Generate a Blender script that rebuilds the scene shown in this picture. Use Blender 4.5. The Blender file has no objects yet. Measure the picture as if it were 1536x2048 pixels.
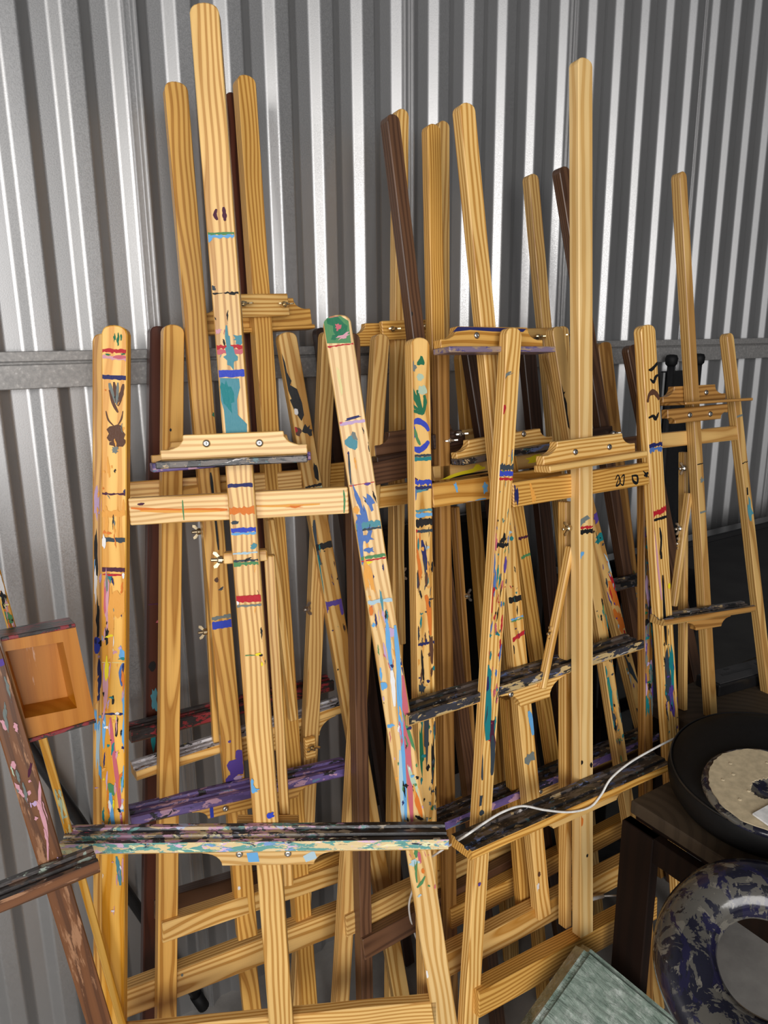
import bpy, bmesh, math, random
from mathutils import Vector, Matrix
R = math.radians
C = bpy.context.scene.collection

# ------------------------------------------------------------------ camera
FPX, TH, RO, HD = 1470.9, .236807, .0094223, math.pi/2-1.004308
CAM = Vector((0, -1.5, 1.61))
FW = Vector((math.sin(HD)*math.cos(TH), math.cos(HD)*math.cos(TH), -math.sin(TH)))
R0 = Vector((math.cos(HD), -math.sin(HD), 0))
U0 = R0.cross(FW)
RX = R0*math.cos(RO)-U0*math.sin(RO)
UX = R0*math.sin(RO)+U0*math.cos(RO)
cd = bpy.data.cameras.new('camera'); cam = bpy.data.objects.new('camera', cd); C.objects.link(cam)
cam.matrix_world = Matrix(((RX.x, UX.x, -FW.x, CAM.x), (RX.y, UX.y, -FW.y, CAM.y), (RX.z, UX.z, -FW.z, CAM.z), (0, 0, 0, 1)))
cd.sensor_fit = 'VERTICAL'; cd.sensor_height = 32; cd.lens = FPX/2048*32; cd.clip_start = .05
bpy.context.scene.camera = cam

def ray(x, y):
    return RX*(x-768)/FPX + UX*(1024-y)/FPX + FW
def on_plane(x, y, p, n):                     # where the sight line meets a plane
    d = ray(x, y); return CAM + d*((Vector(p)-CAM).dot(n)/d.dot(n))
def on_z(x, y, z): return on_plane(x, y, (0, 0, z), Vector((0, 0, 1)))
def on_y(x, y, yy): return on_plane(x, y, (0, yy, 0), Vector((0, 1, 0)))

# ------------------------------------------------------------------ materials
MATS = {}
class NT:
    def __init__(s, name):
        m = bpy.data.materials.new(name); m.use_nodes = True
        s.m = m; s.n = m.node_tree.nodes; s.l = m.node_tree.links; s.b = s.n['Principled BSDF']
    def add(s, t, **k):
        n = s.n.new(t)
        for a, v in k.items():
            if a.startswith('i_'):
                key = a[2:]; key = int(key) if key.isdigit() else key.replace('_', ' ')
                n.inputs[key].default_value = v
            else: setattr(n, a, v)
        return n
    def lk(s, a, b): s.l.new(a, b)
    def math(s, op, a, b=None, c=None):
        n = s.add('ShaderNodeMath', operation=op)
        for i, v in enumerate((a, b, c)):
            if v is None: continue
            if isinstance(v, (int, float)): n.inputs[i].default_value = v
            else: s.lk(v, n.inputs[i])
        return n.outputs[0]
    def ramp(s, fac, stops, interp='LINEAR'):
        n = s.add('ShaderNodeValToRGB'); e = n.color_ramp.elements; n.color_ramp.interpolation = interp
        while len(e) > 1: e.remove(e[-1])
        e[0].position = stops[0][0]; e[0].color = (*stops[0][1], 1)
        for p, c in stops[1:]:
            q = e.new(p); q.color = (*c, 1)
        if fac is not None: s.lk(fac, n.inputs[0])
        return n.outputs[0]
    def mix(s, fac, a, b, mode='MIX'):
        n = s.add('ShaderNodeMix', data_type='RGBA', blend_type=mode)
        for sock, v in ((n.inputs[0], fac), (n.inputs[6], a), (n.inputs[7], b)):
            if isinstance(v, (int, float)): sock.default_value = v
            elif isinstance(v, tuple): sock.default_value = (*v, 1)
            else: s.lk(v, sock)
        return n.outputs[2]
    def bump(s, h, strength, dist=.001):
        n = s.add('ShaderNodeBump'); n.inputs['Strength'].default_value = strength; n.inputs['Distance'].default_value = dist
        s.lk(h, n.inputs['Height']); s.lk(n.outputs[0], s.b.inputs['Normal'])

def wood(name, light, dark, ring=66, rough=.42, contrast=1.0, scuff=None, along='Z'):
    """plain-sawn timber: growth rings stretched along the length of the stick"""
    t = NT(name); tc = t.add('ShaderNodeTexCoord'); oi = t.add('ShaderNodeObjectInfo')
    rnd = oi.outputs['Random']
    sw = t.add('ShaderNodeSeparateXYZ'); t.lk(tc.outputs['Object'], sw.inputs[0])
    ax = {'Z': (0, 1, 2), 'X': (2, 1, 0)}[along]
    X, Y, Z = (sw.outputs[i] for i in ax)
    r2 = t.math('FRACT', t.math('MULTIPLY', rnd, 17.31)); r3 = t.math('FRACT', t.math('MULTIPLY', rnd, 53.77))
    nz = t.add('ShaderNodeTexNoise', i_Scale=1.0, i_Detail=2.0)
    cz = t.add('ShaderNodeCombineXYZ'); t.lk(t.math('MULTIPLY', X, 9), cz.inputs[0]); t.lk(t.math('ADD', t.math('MULTIPLY', Y, 9), t.math('MULTIPLY', rnd, 40)), cz.inputs[1]); t.lk(t.math('MULTIPLY', Z, 2.6), cz.inputs[2])
    t.lk(cz.outputs[0], nz.inputs['Vector'])
    wob = t.math('MULTIPLY', t.math('SUBTRACT', nz.outputs['Fac'], .5), .020)
    cx = t.add('ShaderNodeCombineXYZ')
    off = t.math('ADD', t.math('MULTIPLY', r2, .075), -.012)
    t.lk(t.math('ADD', t.math('ADD', X, off), t.math('ADD', wob, t.math('MULTIPLY', Z, t.math('MULTIPLY', t.math('SUBTRACT', r3, .5), .018)))), cx.inputs[0])
    t.lk(t.math('ADD', t.math('ADD', Y, t.math('MULTIPLY', r3, .05)), t.math('ADD', wob, .02)), cx.inputs[1])
    w = t.add('ShaderNodeTexWave', wave_type='RINGS', rings_direction='Z', wave_profile='SIN')
    w.inputs['Scale'].default_value = ring; w.inputs['Distortion'].default_value = .9; w.inputs['Detail'].default_value = 1.5; w.inputs['Detail Scale'].default_value = .15
    t.lk(cx.outputs[0], w.inputs['Vector'])
    mid = tuple(a*.6+b*.4 for a, b in zip(light, dark))
    k = contrast
    lo = tuple(a*(1-k)+b*k for a, b in zip(mid, dark))
    col = t.ramp(w.outputs['Fac'], [(0, light), (.38, tuple(a*.88+b*.12 for a, b in zip(light, dark))), (.66, mid), (.86, lo), (1, tuple(a*.3+b*.7 for a, b in zip(mid, lo)))])
    # fine fibres and broad tone drift
    fz = t.add('ShaderNodeTexNoise', i_Scale=1.0, i_Detail=3.0)
    cf = t.add('ShaderNodeCombineXYZ'); t.lk(t.math('MULTIPLY', X, 600), cf.inputs[0]); t.lk(t.math('MULTIPLY', Y, 600), cf.inputs[1]); t.lk(t.math('MULTIPLY', Z, 14), cf.inputs[2]); t.lk(cf.outputs[0], fz.inputs['Vector'])
    col = t.mix(.16, col, t.ramp(fz.outputs['Fac'], [(.3, tuple(c*.62 for c in mid)), (.6, light)]), 'MIX')
    bz = t.add('ShaderNodeTexNoise', i_Scale=3.5, i_Detail=2.0)
    cb = t.add('ShaderNodeCombineXYZ'); t.lk(X, cb.inputs[0]); t.lk(t.math('ADD', Y, t.math('MULTIPLY', rnd, 9)), cb.inputs[1]); t.lk(Z, cb.inputs[2]); t.lk(cb.outputs[0], bz.inputs['Vector'])
    tone = t.math('ADD', t.math('MULTIPLY', bz.outputs['Fac'], .5), t.math('ADD', t.math('MULTIPLY', rnd, .22), .64))
    hs = t.add('ShaderNodeHueSaturation'); t.lk(col, hs.inputs['Color']); t.lk(tone, hs.inputs['Value']); hs.inputs['Saturation'].default_value = 1.09
    col = hs.outputs[0]
    if scuff:
        sz = t.add('ShaderNodeTexNoise', i_Scale=1.0, i_Detail=6.0, i_Roughness=.7)
        cs = t.add('ShaderNodeCombineXYZ'); t.lk(t.math('MULTIPLY', X, 70), cs.inputs[0]); t.lk(t.math('ADD', t.math('MULTIPLY', Y, 70), t.math('MULTIPLY', rnd, 30)), cs.inputs[1]); t.lk(t.math('MULTIPLY', Z, 9), cs.inputs[2]); t.lk(cs.outputs[0], sz.inputs['Vector'])
        f = t.ramp(sz.outputs['Fac'], [(scuff[1], (0, 0, 0)), (scuff[1]+.05, (1, 1, 1))])
        col = t.mix(f, col, scuff[0])
    t.lk(col, t.b.inputs['Base Color'])
    t.b.inputs['Roughness'].default_value = rough
    t.b.inputs['Coat Weight'].default_value = .12; t.b.inputs['Coat Roughness'].default_value = .35
    t.bump(w.outputs['Fac'], .12, .0006)
    MATS[name] = t.m; return t.m

_w = wood
def wood(name, *a, **k):
    _w(name, *a, **k); _w(name+'_x', *a, along='X', **k)

def plain(name, col, rough=.5, metal=0, bump=0, coat=0):
    t = NT(name); nz = t.add('ShaderNodeTexNoise', i_Scale=90.0, i_Detail=3.0); tc = t.add('ShaderNodeTexCoord'); t.lk(tc.outputs['Object'], nz.inputs['Vector'])
    c = t.ramp(nz.outputs['Fac'], [(.3, tuple(v*.82 for v in col)), (.7, tuple(min(1, v*1.12) for v in col))])
    t.lk(c, t.b.inputs['Base Color']); t.b.inputs['Roughness'].default_value = rough; t.b.inputs['Metallic'].default_value = metal
    t.b.inputs['Coat Weight'].default_value = coat
    if bump: t.bump(nz.outputs['Fac'], bump)
    MATS[name] = t.m; return t.m

def crust(name, cols, stretch=(20, 46, 46), scale=1.0, rough=.38, dark_end=None, swirl=.6):
    """dried paint built up on a ledge: layered blotches drawn out along X"""
    t = NT(name); tc = t.add('ShaderNodeTexCoord'); oi = t.add('ShaderNodeObjectInfo')
    mp = t.add('ShaderNodeMapping'); mp.inputs['Scale'].default_value = stretch
    t.lk(tc.outputs['Object'], mp.inputs[0])
    cv = t.add('ShaderNodeCombineXYZ'); t.lk(t.math('MULTIPLY', oi.outputs['Random'], 50), cv.inputs[0])
    t.lk(cv.outputs[0], mp.inputs['Location'])
    col = None
    for i, (c, th) in enumerate(cols):
        if col is None: col = c; continue
        nz = t.add('ShaderNodeTexNoise', noise_dimensions='4D', i_Scale=scale*(1+.25*(i % 3)), i_Detail=5.0, i_Roughness=.62, i_Distortion=swirl)
        nz.inputs['W'].default_value = i*7.3; t.lk(mp.outputs[0], nz.inputs['Vector'])
        f = t.ramp(nz.outputs['Fac'], [(th, (0, 0, 0)), (th+.015, (1, 1, 1))])
        col = t.mix(f, col, c)
    if dark_end:                              # the far end was used with black paint only
        sx = t.add('ShaderNodeSeparateXYZ'); t.lk(tc.outputs['Object'], sx.inputs[0])
        nn = t.add('ShaderNodeTexNoise', i_Scale=1.3, i_Detail=5.0); t.lk(mp.outputs[0], nn.inputs['Vector'])
        k = t.math('ADD', sx.outputs[0], t.math('MULTIPLY', nn.outputs['Fac'], .5))
        col = t.mix(t.ramp(t.math('SUBTRACT', k, dark_end), [(.0, (0, 0, 0)), (.22, (0, 0, 0)), (.26, (1, 1, 1))]), col, t.mix(t.ramp(nn.outputs['Fac'], [(.58, (0, 0, 0)), (.6, (1, 1, 1))]), (.02, .018, .018), (.30, .24, .17)))
    t.lk(col, t.b.inputs['Base Color']); t.b.inputs['Roughness'].default_value = rough
    hz = t.add('ShaderNodeTexNoise', i_Scale=2.0, i_Detail=6.0); t.lk(mp.outputs[0], hz.inputs['Vector'])
    t.bump(hz.outputs['Fac'], .6, .002)
    MATS[name] = t.m; return t.m

wood('pine', (.84, .56, .24), (.42, .19, .045), 52)
wood('pine_pale', (.80, .56, .27), (.50, .26, .075), 46)
wood('pine_honey', (.72, .43, .15), (.34, .145, .035), 58)
wood('pine_amber', (.84, .50, .15), (.58, .25, .04), 26)
wood('pine_tan', (.64, .42, .18), (.33, .165, .055), 48)
wood('pine_clear', (.86, .62, .31), (.62, .36, .13), 17, contrast=.9)
wood('pine_brown', (.44, .24, .09), (.20, .09, .028), 36)
wood('walnut', (.130, .068, .040), (.055, .027, .017), 50, rough=.36)
wood('walnut_dark', (.050, .026, .018), (.022, .011, .008), 50, rough=.36)
wood('red_stain', (.085, .028, .018), (.035, .012, .009), 50, rough=.36)
wood('old_brown', (.19, .080, .036), (.085, .034, .016), 22, rough=.42, scuff=((.34, .17, .085), .55))
wood('drawer_wood', (.46, .19, .045), (.36, .13, .025), 14, contrast=.5, scuff=((.58, .36, .24), .66))
wood('table_top_wood', (.070, .052, .036), (.050, .037, .026), 14, rough=.6)
wood('table_dark_wood', (.013, .0055, .003), (.008, .0035, .002), 14, rough=.75, scuff=((.3, .25, .2), .86))
BLK = (.012, .012, .014)
WD = (.62, .42, .20)
crust('paint_mixed', [((.55, .40, .22), 0), ((.50, .27, .40), .49), ((.03, .035, .05), .50), ((.10, .30, .28), .58), ((.40, .45, .62), .60), ((.72, .66, .40), .60), ((.50, .05, .09), .66), ((.80, .76, .76), .66), ((.015, .016, .02), .57)], dark_end=.42)
crust('paint_lip', [((.72, .56, .30), 0), ((.12, .33, .30), .50), ((.66, .45, .62), .58), ((.18, .32, .62), .60), ((.80, .76, .45), .58), ((.82, .80, .78), .64), ((.03, .04, .06), .60)], stretch=(24, 80, 80))
crust('paint_black', [((.018, .017, .018), 0), ((.10, .08, .07), .50), ((.38, .27, .14), .60), ((.10, .13, .25), .60), ((.55, .52, .50), .66), ((.05, .12, .13), .62), ((.012, .012, .013), .56)])
crust('lip_dark', [((.50, .36, .17), 0), ((.04, .04, .05), .51), ((.12, .15, .30), .60), ((.45, .42, .40), .64), ((.45, .36, .08), .66), ((.02, .02, .02), .58)], stretch=(14, 50, 50))
crust('purple_grey', [((.20, .15, .22), 0), ((.34, .24, .18), .50), ((.10, .08, .22), .56), ((.45, .40, .45), .66)], stretch=(14, 50, 50))
crust('paint_purple', [((.11, .08, .24), 0), ((.16, .11, .33), .45), ((.55, .33, .46), .56), ((.02, .02, .03), .57), ((.13, .25, .40), .64), ((.40, .32, .45), .64)], scale=.8)
crust('paint_white', [((.50, .48, .50), 0), ((.35, .20, .12), .60), ((.02, .02, .02), .57), ((.72, .72, .76), .53), ((.80, .68, .04), .62), ((.02, .02, .02), .62)])
crust('paint_red', [((.03, .018, .015), 0), ((.22, .02, .025), .50), ((.02, .015, .015), .52), ((.16, .10, .08), .66)])
crust('paint_brown', [((.12, .065, .04), 0), ((.03, .022, .02), .46), ((.30, .36, .30), .60), ((.14, .16, .26), .62), ((.55, .30, .42), .67), ((.55, .55, .52), .68)])
crust('splash_dark', [((.42, .30, .16), 0), ((.12, .15, .12), .46), ((.05, .10, .10), .52), ((.25, .20, .25), .56), ((.04, .035, .04), .57), ((.35, .30, .12), .62)], stretch=(50, 50, 9))
crust('marble', [((.085, .080, .070), 0), ((.012, .012, .022), .49), ((.14, .13, .11), .56), ((.014, .013, .038), .54), ((.20, .19, .165), .66), ((.010, .010, .014), .60)], stretch=(11, 11, 11), scale=1.0, rough=.16, swirl=2.2)
plain('brass', (.62, .52, .34), .3, 1)
plain('steel', (.62, .60, .56), .3, 1)
plain('black_plastic', (.012, .012, .013), .32)
plain('black_rubber', (.006, .006, .0065), .6, bump=.15)
plain('grey_plastic', (.045, .045, .047), .45)
plain('black_gloss', (.006, .006, .007), .08, coat=.5)
plain('white_cable', (.78, .77, .74), .4)
plain('white_card', (.74, .75, .75), .5)
plain('cream_clay', (.52, .43, .28), .75, bump=.3)
plain('navy_glaze', (.018, .02, .06), .2, coat=.4)

PAL = dict(W=(.82, .81, .80), K=(.012, .012, .013), N=(.025, .03, .14), B=(.045, .08, .52), M=(.10, .20, .48), L=(.16, .42, .72), T=(.015, .24, .26), Q=(.10, .30, .36),
           G=(.015, .18, .09), g=(.10, .28, .12), R=(.50, .02, .035), P=(.58, .15, .19), p=(.66, .36, .42), V=(.12, .07, .32), v=(.55, .40, .60), D=(.09, .018, .05), Y=(.85, .72, .03),
           O=(.72, .22, .035), o=(.80, .40, .09), H=(.13, .06, .035), A=(.20, .23, .22), S=(.45, .60, .68), y=(.78, .70, .35), d=(.05, .07, .09), F=(.50, .62, .48))
for k, c in PAL.items():
    t = NT('paint_'+k if k.isupper() else 'paint_light_'+k); t.b.inputs['Base Color'].default_value = (*tuple(v**1.12 for v in c), 1); t.b.inputs['Roughness'].default_value = .42; t.b.inputs['Specular IOR Level'].default_value = .3
    nz = t.add('ShaderNodeTexNoise', i_Scale=220.0, i_Detail=2.0); t.bump(nz.outputs['Fac'], .4)
    MATS['c'+k] = t.m

for _n in ('table_dark_wood', 'table_top_wood', 'black_rubber'):
    _b = MATS[_n].node_tree.nodes['Principled BSDF']; _b.inputs['Specular IOR Level'].default_value = .22; _b.inputs['Coat Weight'].default_value = 0
# galvanised steel
t = NT('galvanised_steel'); tc = t.add('ShaderNodeTexCoord')
n1 = t.add('ShaderNodeTexNoise', i_Scale=420.0, i_Detail=2.0); t.lk(tc.outputs['Object'], n1.inputs['Vector'])
n2 = t.add('ShaderNodeTexNoise', i_Scale=2.2, i_Detail=5.0); t.lk(tc.outputs['Object'], n2.inputs['Vector'])
c = t.ramp(n2.outputs['Fac'], [(.3, (.40, .40, .40)), (.7, (.48, .48, .485))])
t.lk(c, t.b.inputs['Base Color']); t.b.inputs['Metallic'].default_value = .84
t.lk(t.ramp(n1.outputs['Fac'], [(.3, (.34, .34, .34)), (.7, (.46, .46, .46))]), t.b.inputs['Roughness'])
t.bump(n1.outputs['Fac'], .10, .0006); MATS['steel_sheet'] = t.m
t = NT('painted_girt'); tc = t.add('ShaderNodeTexCoord'); n1 = t.add('ShaderNodeTexNoise', i_Scale=160.0, i_Detail=4.0); t.lk(tc.outputs['Object'], n1.inputs['Vector'])
t.lk(t.ramp(n1.outputs['Fac'], [(.35, (.25, .245, .24)), (.62, (.32, .31, .30)), (.75, (.45, .44, .43))]), t.b.inputs['Base Color']); t.b.inputs['Metallic'].default_value = .35; t.b.inputs['Roughness'].default_value = .5
t.bump(n1.outputs['Fac'], .2); MATS['girt'] = t.m
t = NT('concrete'); tc = t.add('ShaderNodeTexCoord'); n1 = t.add('ShaderNodeTexNoise', i_Scale=5.0, i_Detail=8.0, i_Roughness=.65); t.lk(tc.outputs['Object'], n1.inputs['Vector'])
t.lk(t.ramp(n1.outputs['Fac'], [(.3, (.22, .21, .20)), (.7, (.40, .385, .36))]), t.b.inputs['Base Color']); t.b.inputs['Roughness'].default_value = .7; t.bump(n1.outputs['Fac'], .3, .003); MATS['concrete'] = t.m
# stretch film over green foam
t = NT('wrapped_green'); tc = t.add('ShaderNodeTexCoord')
mp = t.add('ShaderNodeMapping'); mp.inputs['Rotation'].default_value = (0, 0, -.62); mp.inputs['Scale'].default_value = (9, 46, 46); t.lk(tc.outputs['Object'], mp.inputs[0])
n1 = t.add('ShaderNodeTexNoise', i_Scale=2.2, i_Detail=6.0, i_Roughness=.6, i_Distortion=.8); t.lk(mp.outputs[0], n1.inputs['Vector'])
n2 = t.add('ShaderNodeTexNoise', i_Scale=26.0, i_Detail=8.0, i_Roughness=.75); t.lk(tc.outputs['Object'], n2.inputs['Vector'])
t.lk(t.ramp(n2.outputs['Fac'], [(.35, (.11, .17, .13)), (.52, (.24, .30, .25)), (.68, (.50, .54, .50))]), t.b.inputs['Base Color'])
t.b.inputs['Roughness'].default_value = .33; t.b.inputs['Coat Weight'].default_value = .8; t.b.inputs['Coat Roughness'].default_value = .12
t.bump(n1.outputs['Fac'], 1.0, .014); MATS['wrap'] = t.m

# ------------------------------------------------------------------ mesh helpers
def link(name, bm, mats, parent=None, mat=None, smooth=False):
    me = bpy.data.meshes.new(name); bmesh.ops.recalc_face_normals(bm, faces=[f for f in bm.faces if f.material_index == 0]) ; bm.to_mesh(me); bm.free()
    for m in (mats if isinstance(mats, (list, tuple)) else [mats]): me.materials.append(MATS[m])
    if smooth:
        for p in me.polygons: p.use_smooth = True
    o = bpy.data.objects.new(name, me); C.objects.link(o)
    if parent: o.parent = parent
    if mat is not None: o.matrix_local = mat
    return o
def tag(o, label=None, cat=None, group=None, kind=None):
    for k, v in (('label', label), ('category', cat), ('group', group), ('kind', kind)):
        if v: o[k] = v
    return o
def prism(bm, pts, y0, y1, bev=.0):
    """outline in XZ pushed from y0 to y1"""
    a = [bm.verts.new((x, y0, z)) for x, z in pts]; b = [bm.verts.new((x, y1, z)) for x, z in pts]
    n = len(pts); fs = [bm.faces.new(a), bm.faces.new(b[::-1])]
    for i in range(n): fs.append(bm.faces.new((a[i], b[i], b[(i+1) % n], a[(i+1) % n])))
    if bev:
        bmesh.ops.recalc_face_normals(bm, faces=fs)
        es = [e for e in {e for f in fs for e in f.edges} if e.calc_face_angle(0) > .5]
        bmesh.ops.bevel(bm, geom=es, offset=bev, segments=1, affect='EDGES', clamp_overlap=True)
def box(bm, x0, x1, y0, y1, z0, z1, bev=0):
    prism(bm, [(x0, z0), (x1, z0), (x1, z1), (x0, z1)], y0, y1, bev)
def lathe(bm, prof, M=Matrix(), seg=16, closed=False):
    rings = []
    for r, z in prof:
        rings.append([bm.verts.new(M @ Vector((r*math.cos(2*math.pi*i/seg), r*math.sin(2*math.pi*i/seg), z))) for i in range(seg)])
    if closed: rings.append(rings[0])
    for a, b in zip(rings, rings[1:]):
        for i in range(seg): bm.faces.new((a[i], a[(i+1) % seg], b[(i+1) % seg], b[i]))
    if closed: return
    bm.faces.new(rings[0][::-1]); bm.faces.new(rings[-1])
def tube(bm, pts, r, seg=8):
    pts = [Vector(p) for p in pts]; rings = []
    up = Vector((.13, .2, 1)).normalized()
    for i, p in enumerate(pts):
        d = (pts[min(i+1, len(pts)-1)]-pts[max(i-1, 0)]).normalized()
        a = d.cross(up).normalized(); b = d.cross(a)
        rings.append([bm.verts.new(p+(a*math.cos(2*math.pi*k/seg)+b*math.sin(2*math.pi*k/seg))*r) for k in range(seg)])
    for a, b in zip(rings, rings[1:]):
        for k in range(seg): bm.faces.new((a[k], a[(k+1) % seg], b[(k+1) % seg], b[k]))
    bm.faces.new(rings[0][::-1]); bm.faces.new(rings[-1])
def smooth_path(pts, n=8):
    out = []
    P = [Vector(p) for p in pts]; P = [P[0]]+P+[P[-1]]
    for i in range(1, len(P)-2):
        for k in range(n):
            t = k/n; a, b, c, d = P[i-1:i+3]
            out.append(.5*((2*b)+(c-a)*t+(2*a-5*b+4*c-d)*t*t+(3*b-a-3*c+d)*t**3))
    out.append(P[-2]); return out

# ------------------------------------------------------------------ easels
class Stick:
    pass
class Easel:
    """an easel standing in its own leaning plane; parts are laid out in that plane"""
    def __init__(s, name, label, ref, phi=0, lean=.12, g=None, Z=None, rev=False, mats='pine', group=None, cat='easel'):
        phi = R(phi)
        h = Vector((math.sin(phi), -math.cos(phi), 0))        # horizontal, towards the room
        if g is not None:
            n = (h+Vector((0, 0, lean))).normalized(); P = on_plane(*ref, (0, -g, 1.3), n)
        else: P = CAM+ray(*ref)*Z
        U = Vector((math.cos(phi), math.sin(phi), 0)); V = (Vector((0, 0, 1))-h*lean).normalized(); N = U.cross(V)
        O = P-V*(P.z/V.z)
        s.U, s.V, s.N, s.O = U, V, N, O
        s.M = Matrix(((U.x, -N.x, V.x, O.x), (U.y, -N.y, V.y, O.y), (U.z, -N.z, V.z, O.z), (0, 0, 0, 1)))
        s.Mi = s.M.inverted(); s.rev = rev; s.mat = mats; s.cl = s.Mi @ CAM
        s.root = bpy.data.objects.new(name, None); C.objects.link(s.root); s.root.matrix_world = s.M; s.root.empty_display_size = .1
        tag(s.root, label, cat, group)
    def uv(s, px, py, y=0):                 # a point of the photo met at local depth y
        P = s.Mi @ on_plane(px, py, s.O-s.N*y, s.N); return P.x, P.z
    def width(s, px, py, w, y, t):
        """front width and centre shift of a stick whose whole outline is w wide"""
        a = s.uv(px-w/2, py, y)[0]; b = s.uv(px+w/2, py, y)[0]
        k = ((a+b)/2-s.cl.x)/(y-s.cl.y)
        return max(.012, (b-a)-t*abs(k)), t*k/2
    def stick(s, name, a, b, w, y=0, t=.022, top=True, mat=None, strokes=(), rnd=None, z0=None, z1=None, label=None, seed=0, arc=.0105, bottom_flat=True):
        """a = upper photo point (the top end), b = any lower photo point on its middle line; z0/z1 trim in local height"""
        W, sh = s.width(a[0], a[1], w, y, t)
        A = Vector(s.uv(*a, y)); B = Vector(s.uv(*b, y)); A.x += sh; B.x += sh
        d = (B-A)
        if z1 is not None: A = A+d*((z1-A.y)/d.y)
        if z0 is None: z0 = .006
        if z0 != 'b': B = A+(B-A)*((z0-A.y)/(B.y-A.y))
        return s.bar(name, B, A, W, y, t, top, mat, strokes, rnd, label, seed, arc)
    def bar(s, name, p0, p1, W, y, t, top=False, mat=None, strokes=(), rnd=None, label=None, seed=0, arc=.013):
        p0, p1 = Vector(p0), Vector(p1); L = (p1-p0).length; ang = math.atan2(p1.x-p0.x, p1.y-p0.y)
        bm = bmesh.new(); hw = W/2
        pts = [(-hw, 0), (hw, 0)]
        if top:
            pts += [(hw, L-arc*1.25)]
            for i in range(9):
                q = math.pi*i/8; pts.append((hw*.96*math.cos(q), L-arc+arc*math.sin(q)))
            pts += [(-hw, L-arc*1.25)]
        else: pts += [(hw, L), (-hw, L)]
        prism(bm, pts, 0, t, .0016)
        M = Matrix.Translation((p0.x, y, p0.y)) @ Matrix.Rotation(ang, 4, 'Y')
        mats = [mat or s.mat]
        Mi = M.inverted(); rg = random.Random(seed*77+int(W*1e5)+int(L*1e4))
        lim = hw-.0015
        def loc(px, py):
            u, v = s.uv(px, py, y); q = Mi @ Vector((u, y, v)); return q.x, q.z
        cnt = [0]
        def mi(c):
            k = 'c'+c
            if k not in mats: mats.append(k)
            return mats.index(k)
        def cl(x, z): return max(-lim, min(lim, x)), max(.002, min(L-.002, z))
        def vert(x, z):
            x, z = cl(x, z); return bm.verts.new((x, -.0004-.00004*(cnt[0] % 40), z))
        def strip(top_, bot, c):
            k = mi(c); cnt[0] += 1
            a = [vert(*p) for p in top_]; b = [vert(*p) for p in bot]
            for i in range(len(a)-1):
                try: f = bm.faces.new((b[i], b[i+1], a[i+1], a[i])); f.material_index = k
                except ValueError: pass
        def blob(x, z, rx, rz, c, ang=0, jag=.3, n=14):
            k = mi(c); cnt[0] += 1; x, z = max(-lim, min(lim, x)), z
            cv = vert(x, z); ca, sa = math.cos(ang), math.sin(ang); ring = []
            for i in range(n):
                q = 2*math.pi*i/n; m = 1+rg.uniform(-jag, jag); ex, ez = rx*math.cos(q)*m, rz*math.sin(q)*m
                ring.append(vert(x+ex*ca-ez*sa, z+ex*sa+ez*ca))
            for i in range(n):
                f = bm.faces.new((cv, ring[i], ring[(i+1) % n])); f.material_index = k
        def streak(x, z, ln, wd, c, drift=0):
            n = 9; l, r = [], []
            for i in range(n):
                q = i/(n-1); hwid = wd*math.sin(math.pi*min(1, q*1.15+.06))**.7*(1+rg.uniform(-.35, .35)) if q < .95 else wd*.1
                xx = x+drift*(q-.5)+rg.uniform(-.0006, .0006); zz = z+ln*(.5-q)
                l.append((xx-hwid, zz)); r.append((xx+hwid, zz))
            strip(l, r, c)
        def zat(py):                          # height on the stick's middle line seen at that photo row
            q = L*.5
            for _ in range(6):
                v = s.M @ (M @ Vector((0, 0, q)))-CAM; yy = 1024-FPX*v.dot(UX)/v.dot(FW)
                v2 = s.M @ (M @ Vector((0, 0, q+.05)))-CAM; yy2 = 1024-FPX*v2.dot(UX)/v2.dot(FW)
                q += (py-yy)/(yy2-yy)*.05
            return q, yy, yy2
        for st in strokes:
            kd = st[0]
            if kd == 'band':                 # right across the stick
                _, py, hp, c = st[:4]; jag = st[4] if len(st) > 4 else .25; tilt = st[5] if len(st) > 5 else 0
                q, yy, yy2 = zat(py)
                hh = abs(.05*hp/(yy2-yy))/2; n = 12; a, b = [], []
                for i in range(n+1):
                    xx = -lim+2*lim*i/n
                    a.append((xx, q+tilt*xx+hh*(1+rg.uniform(-jag, jag)))); b.append((xx, q+tilt*xx-hh*(1+rg.uniform(-jag*1.6, jag))))
                strip(a, b, c)
            elif kd == 'b':                  # blob: x, y, w, h in photo pixels
                _, x, yy, wp, hp, c = st[:6]; an = st[6] if len(st) > 6 else 0; jg = st[7] if len(st) > 7 else .22
                a = loc(x, yy); e1 = loc(x+wp/2, yy); e2 = loc(x, yy+hp/2)
                blob(a[0], a[1], abs(e1[0]-a[0])+abs(e2[0]-a[0])*(abs(e1[0]-a[0]) < abs(e1[1]-a[1]))+1e-4, (abs(e2[1]-a[1]) if abs(e1[0]-a[0]) >= abs(e1[1]-a[1]) else abs(e1[1]-a[1]))+1e-4, c, an, jg)
            elif kd == 'p':                  # drawn shape
                _, ps, c = st; k = mi(c); cnt[0] += 1
                vs = []
                for p in ps:
                    v = vert(*loc(*p))
                    if vs and (v.co-vs[-1].co).length < 1e-6: bm.verts.remove(v); continue
                    vs.append(v)
                try: f = bm.faces.new(vs); f.material_index = k
                except ValueError: pass
            elif kd == 's':                  # brush line through photo points, width px
                _, ps, wp, c = st; Q = [Vector(loc(*p)) for p in ps]
                wd = (Vector(loc(ps[0][0]+wp, ps[0][1]))-Vector(loc(*ps[0]))).length/2
                if len(Q) > 2: Q = [Vector((v.x, v.y)) for v in smooth_path([(q.x, q.y, 0) for q in Q], 4)]
                l, r = [], []
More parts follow.
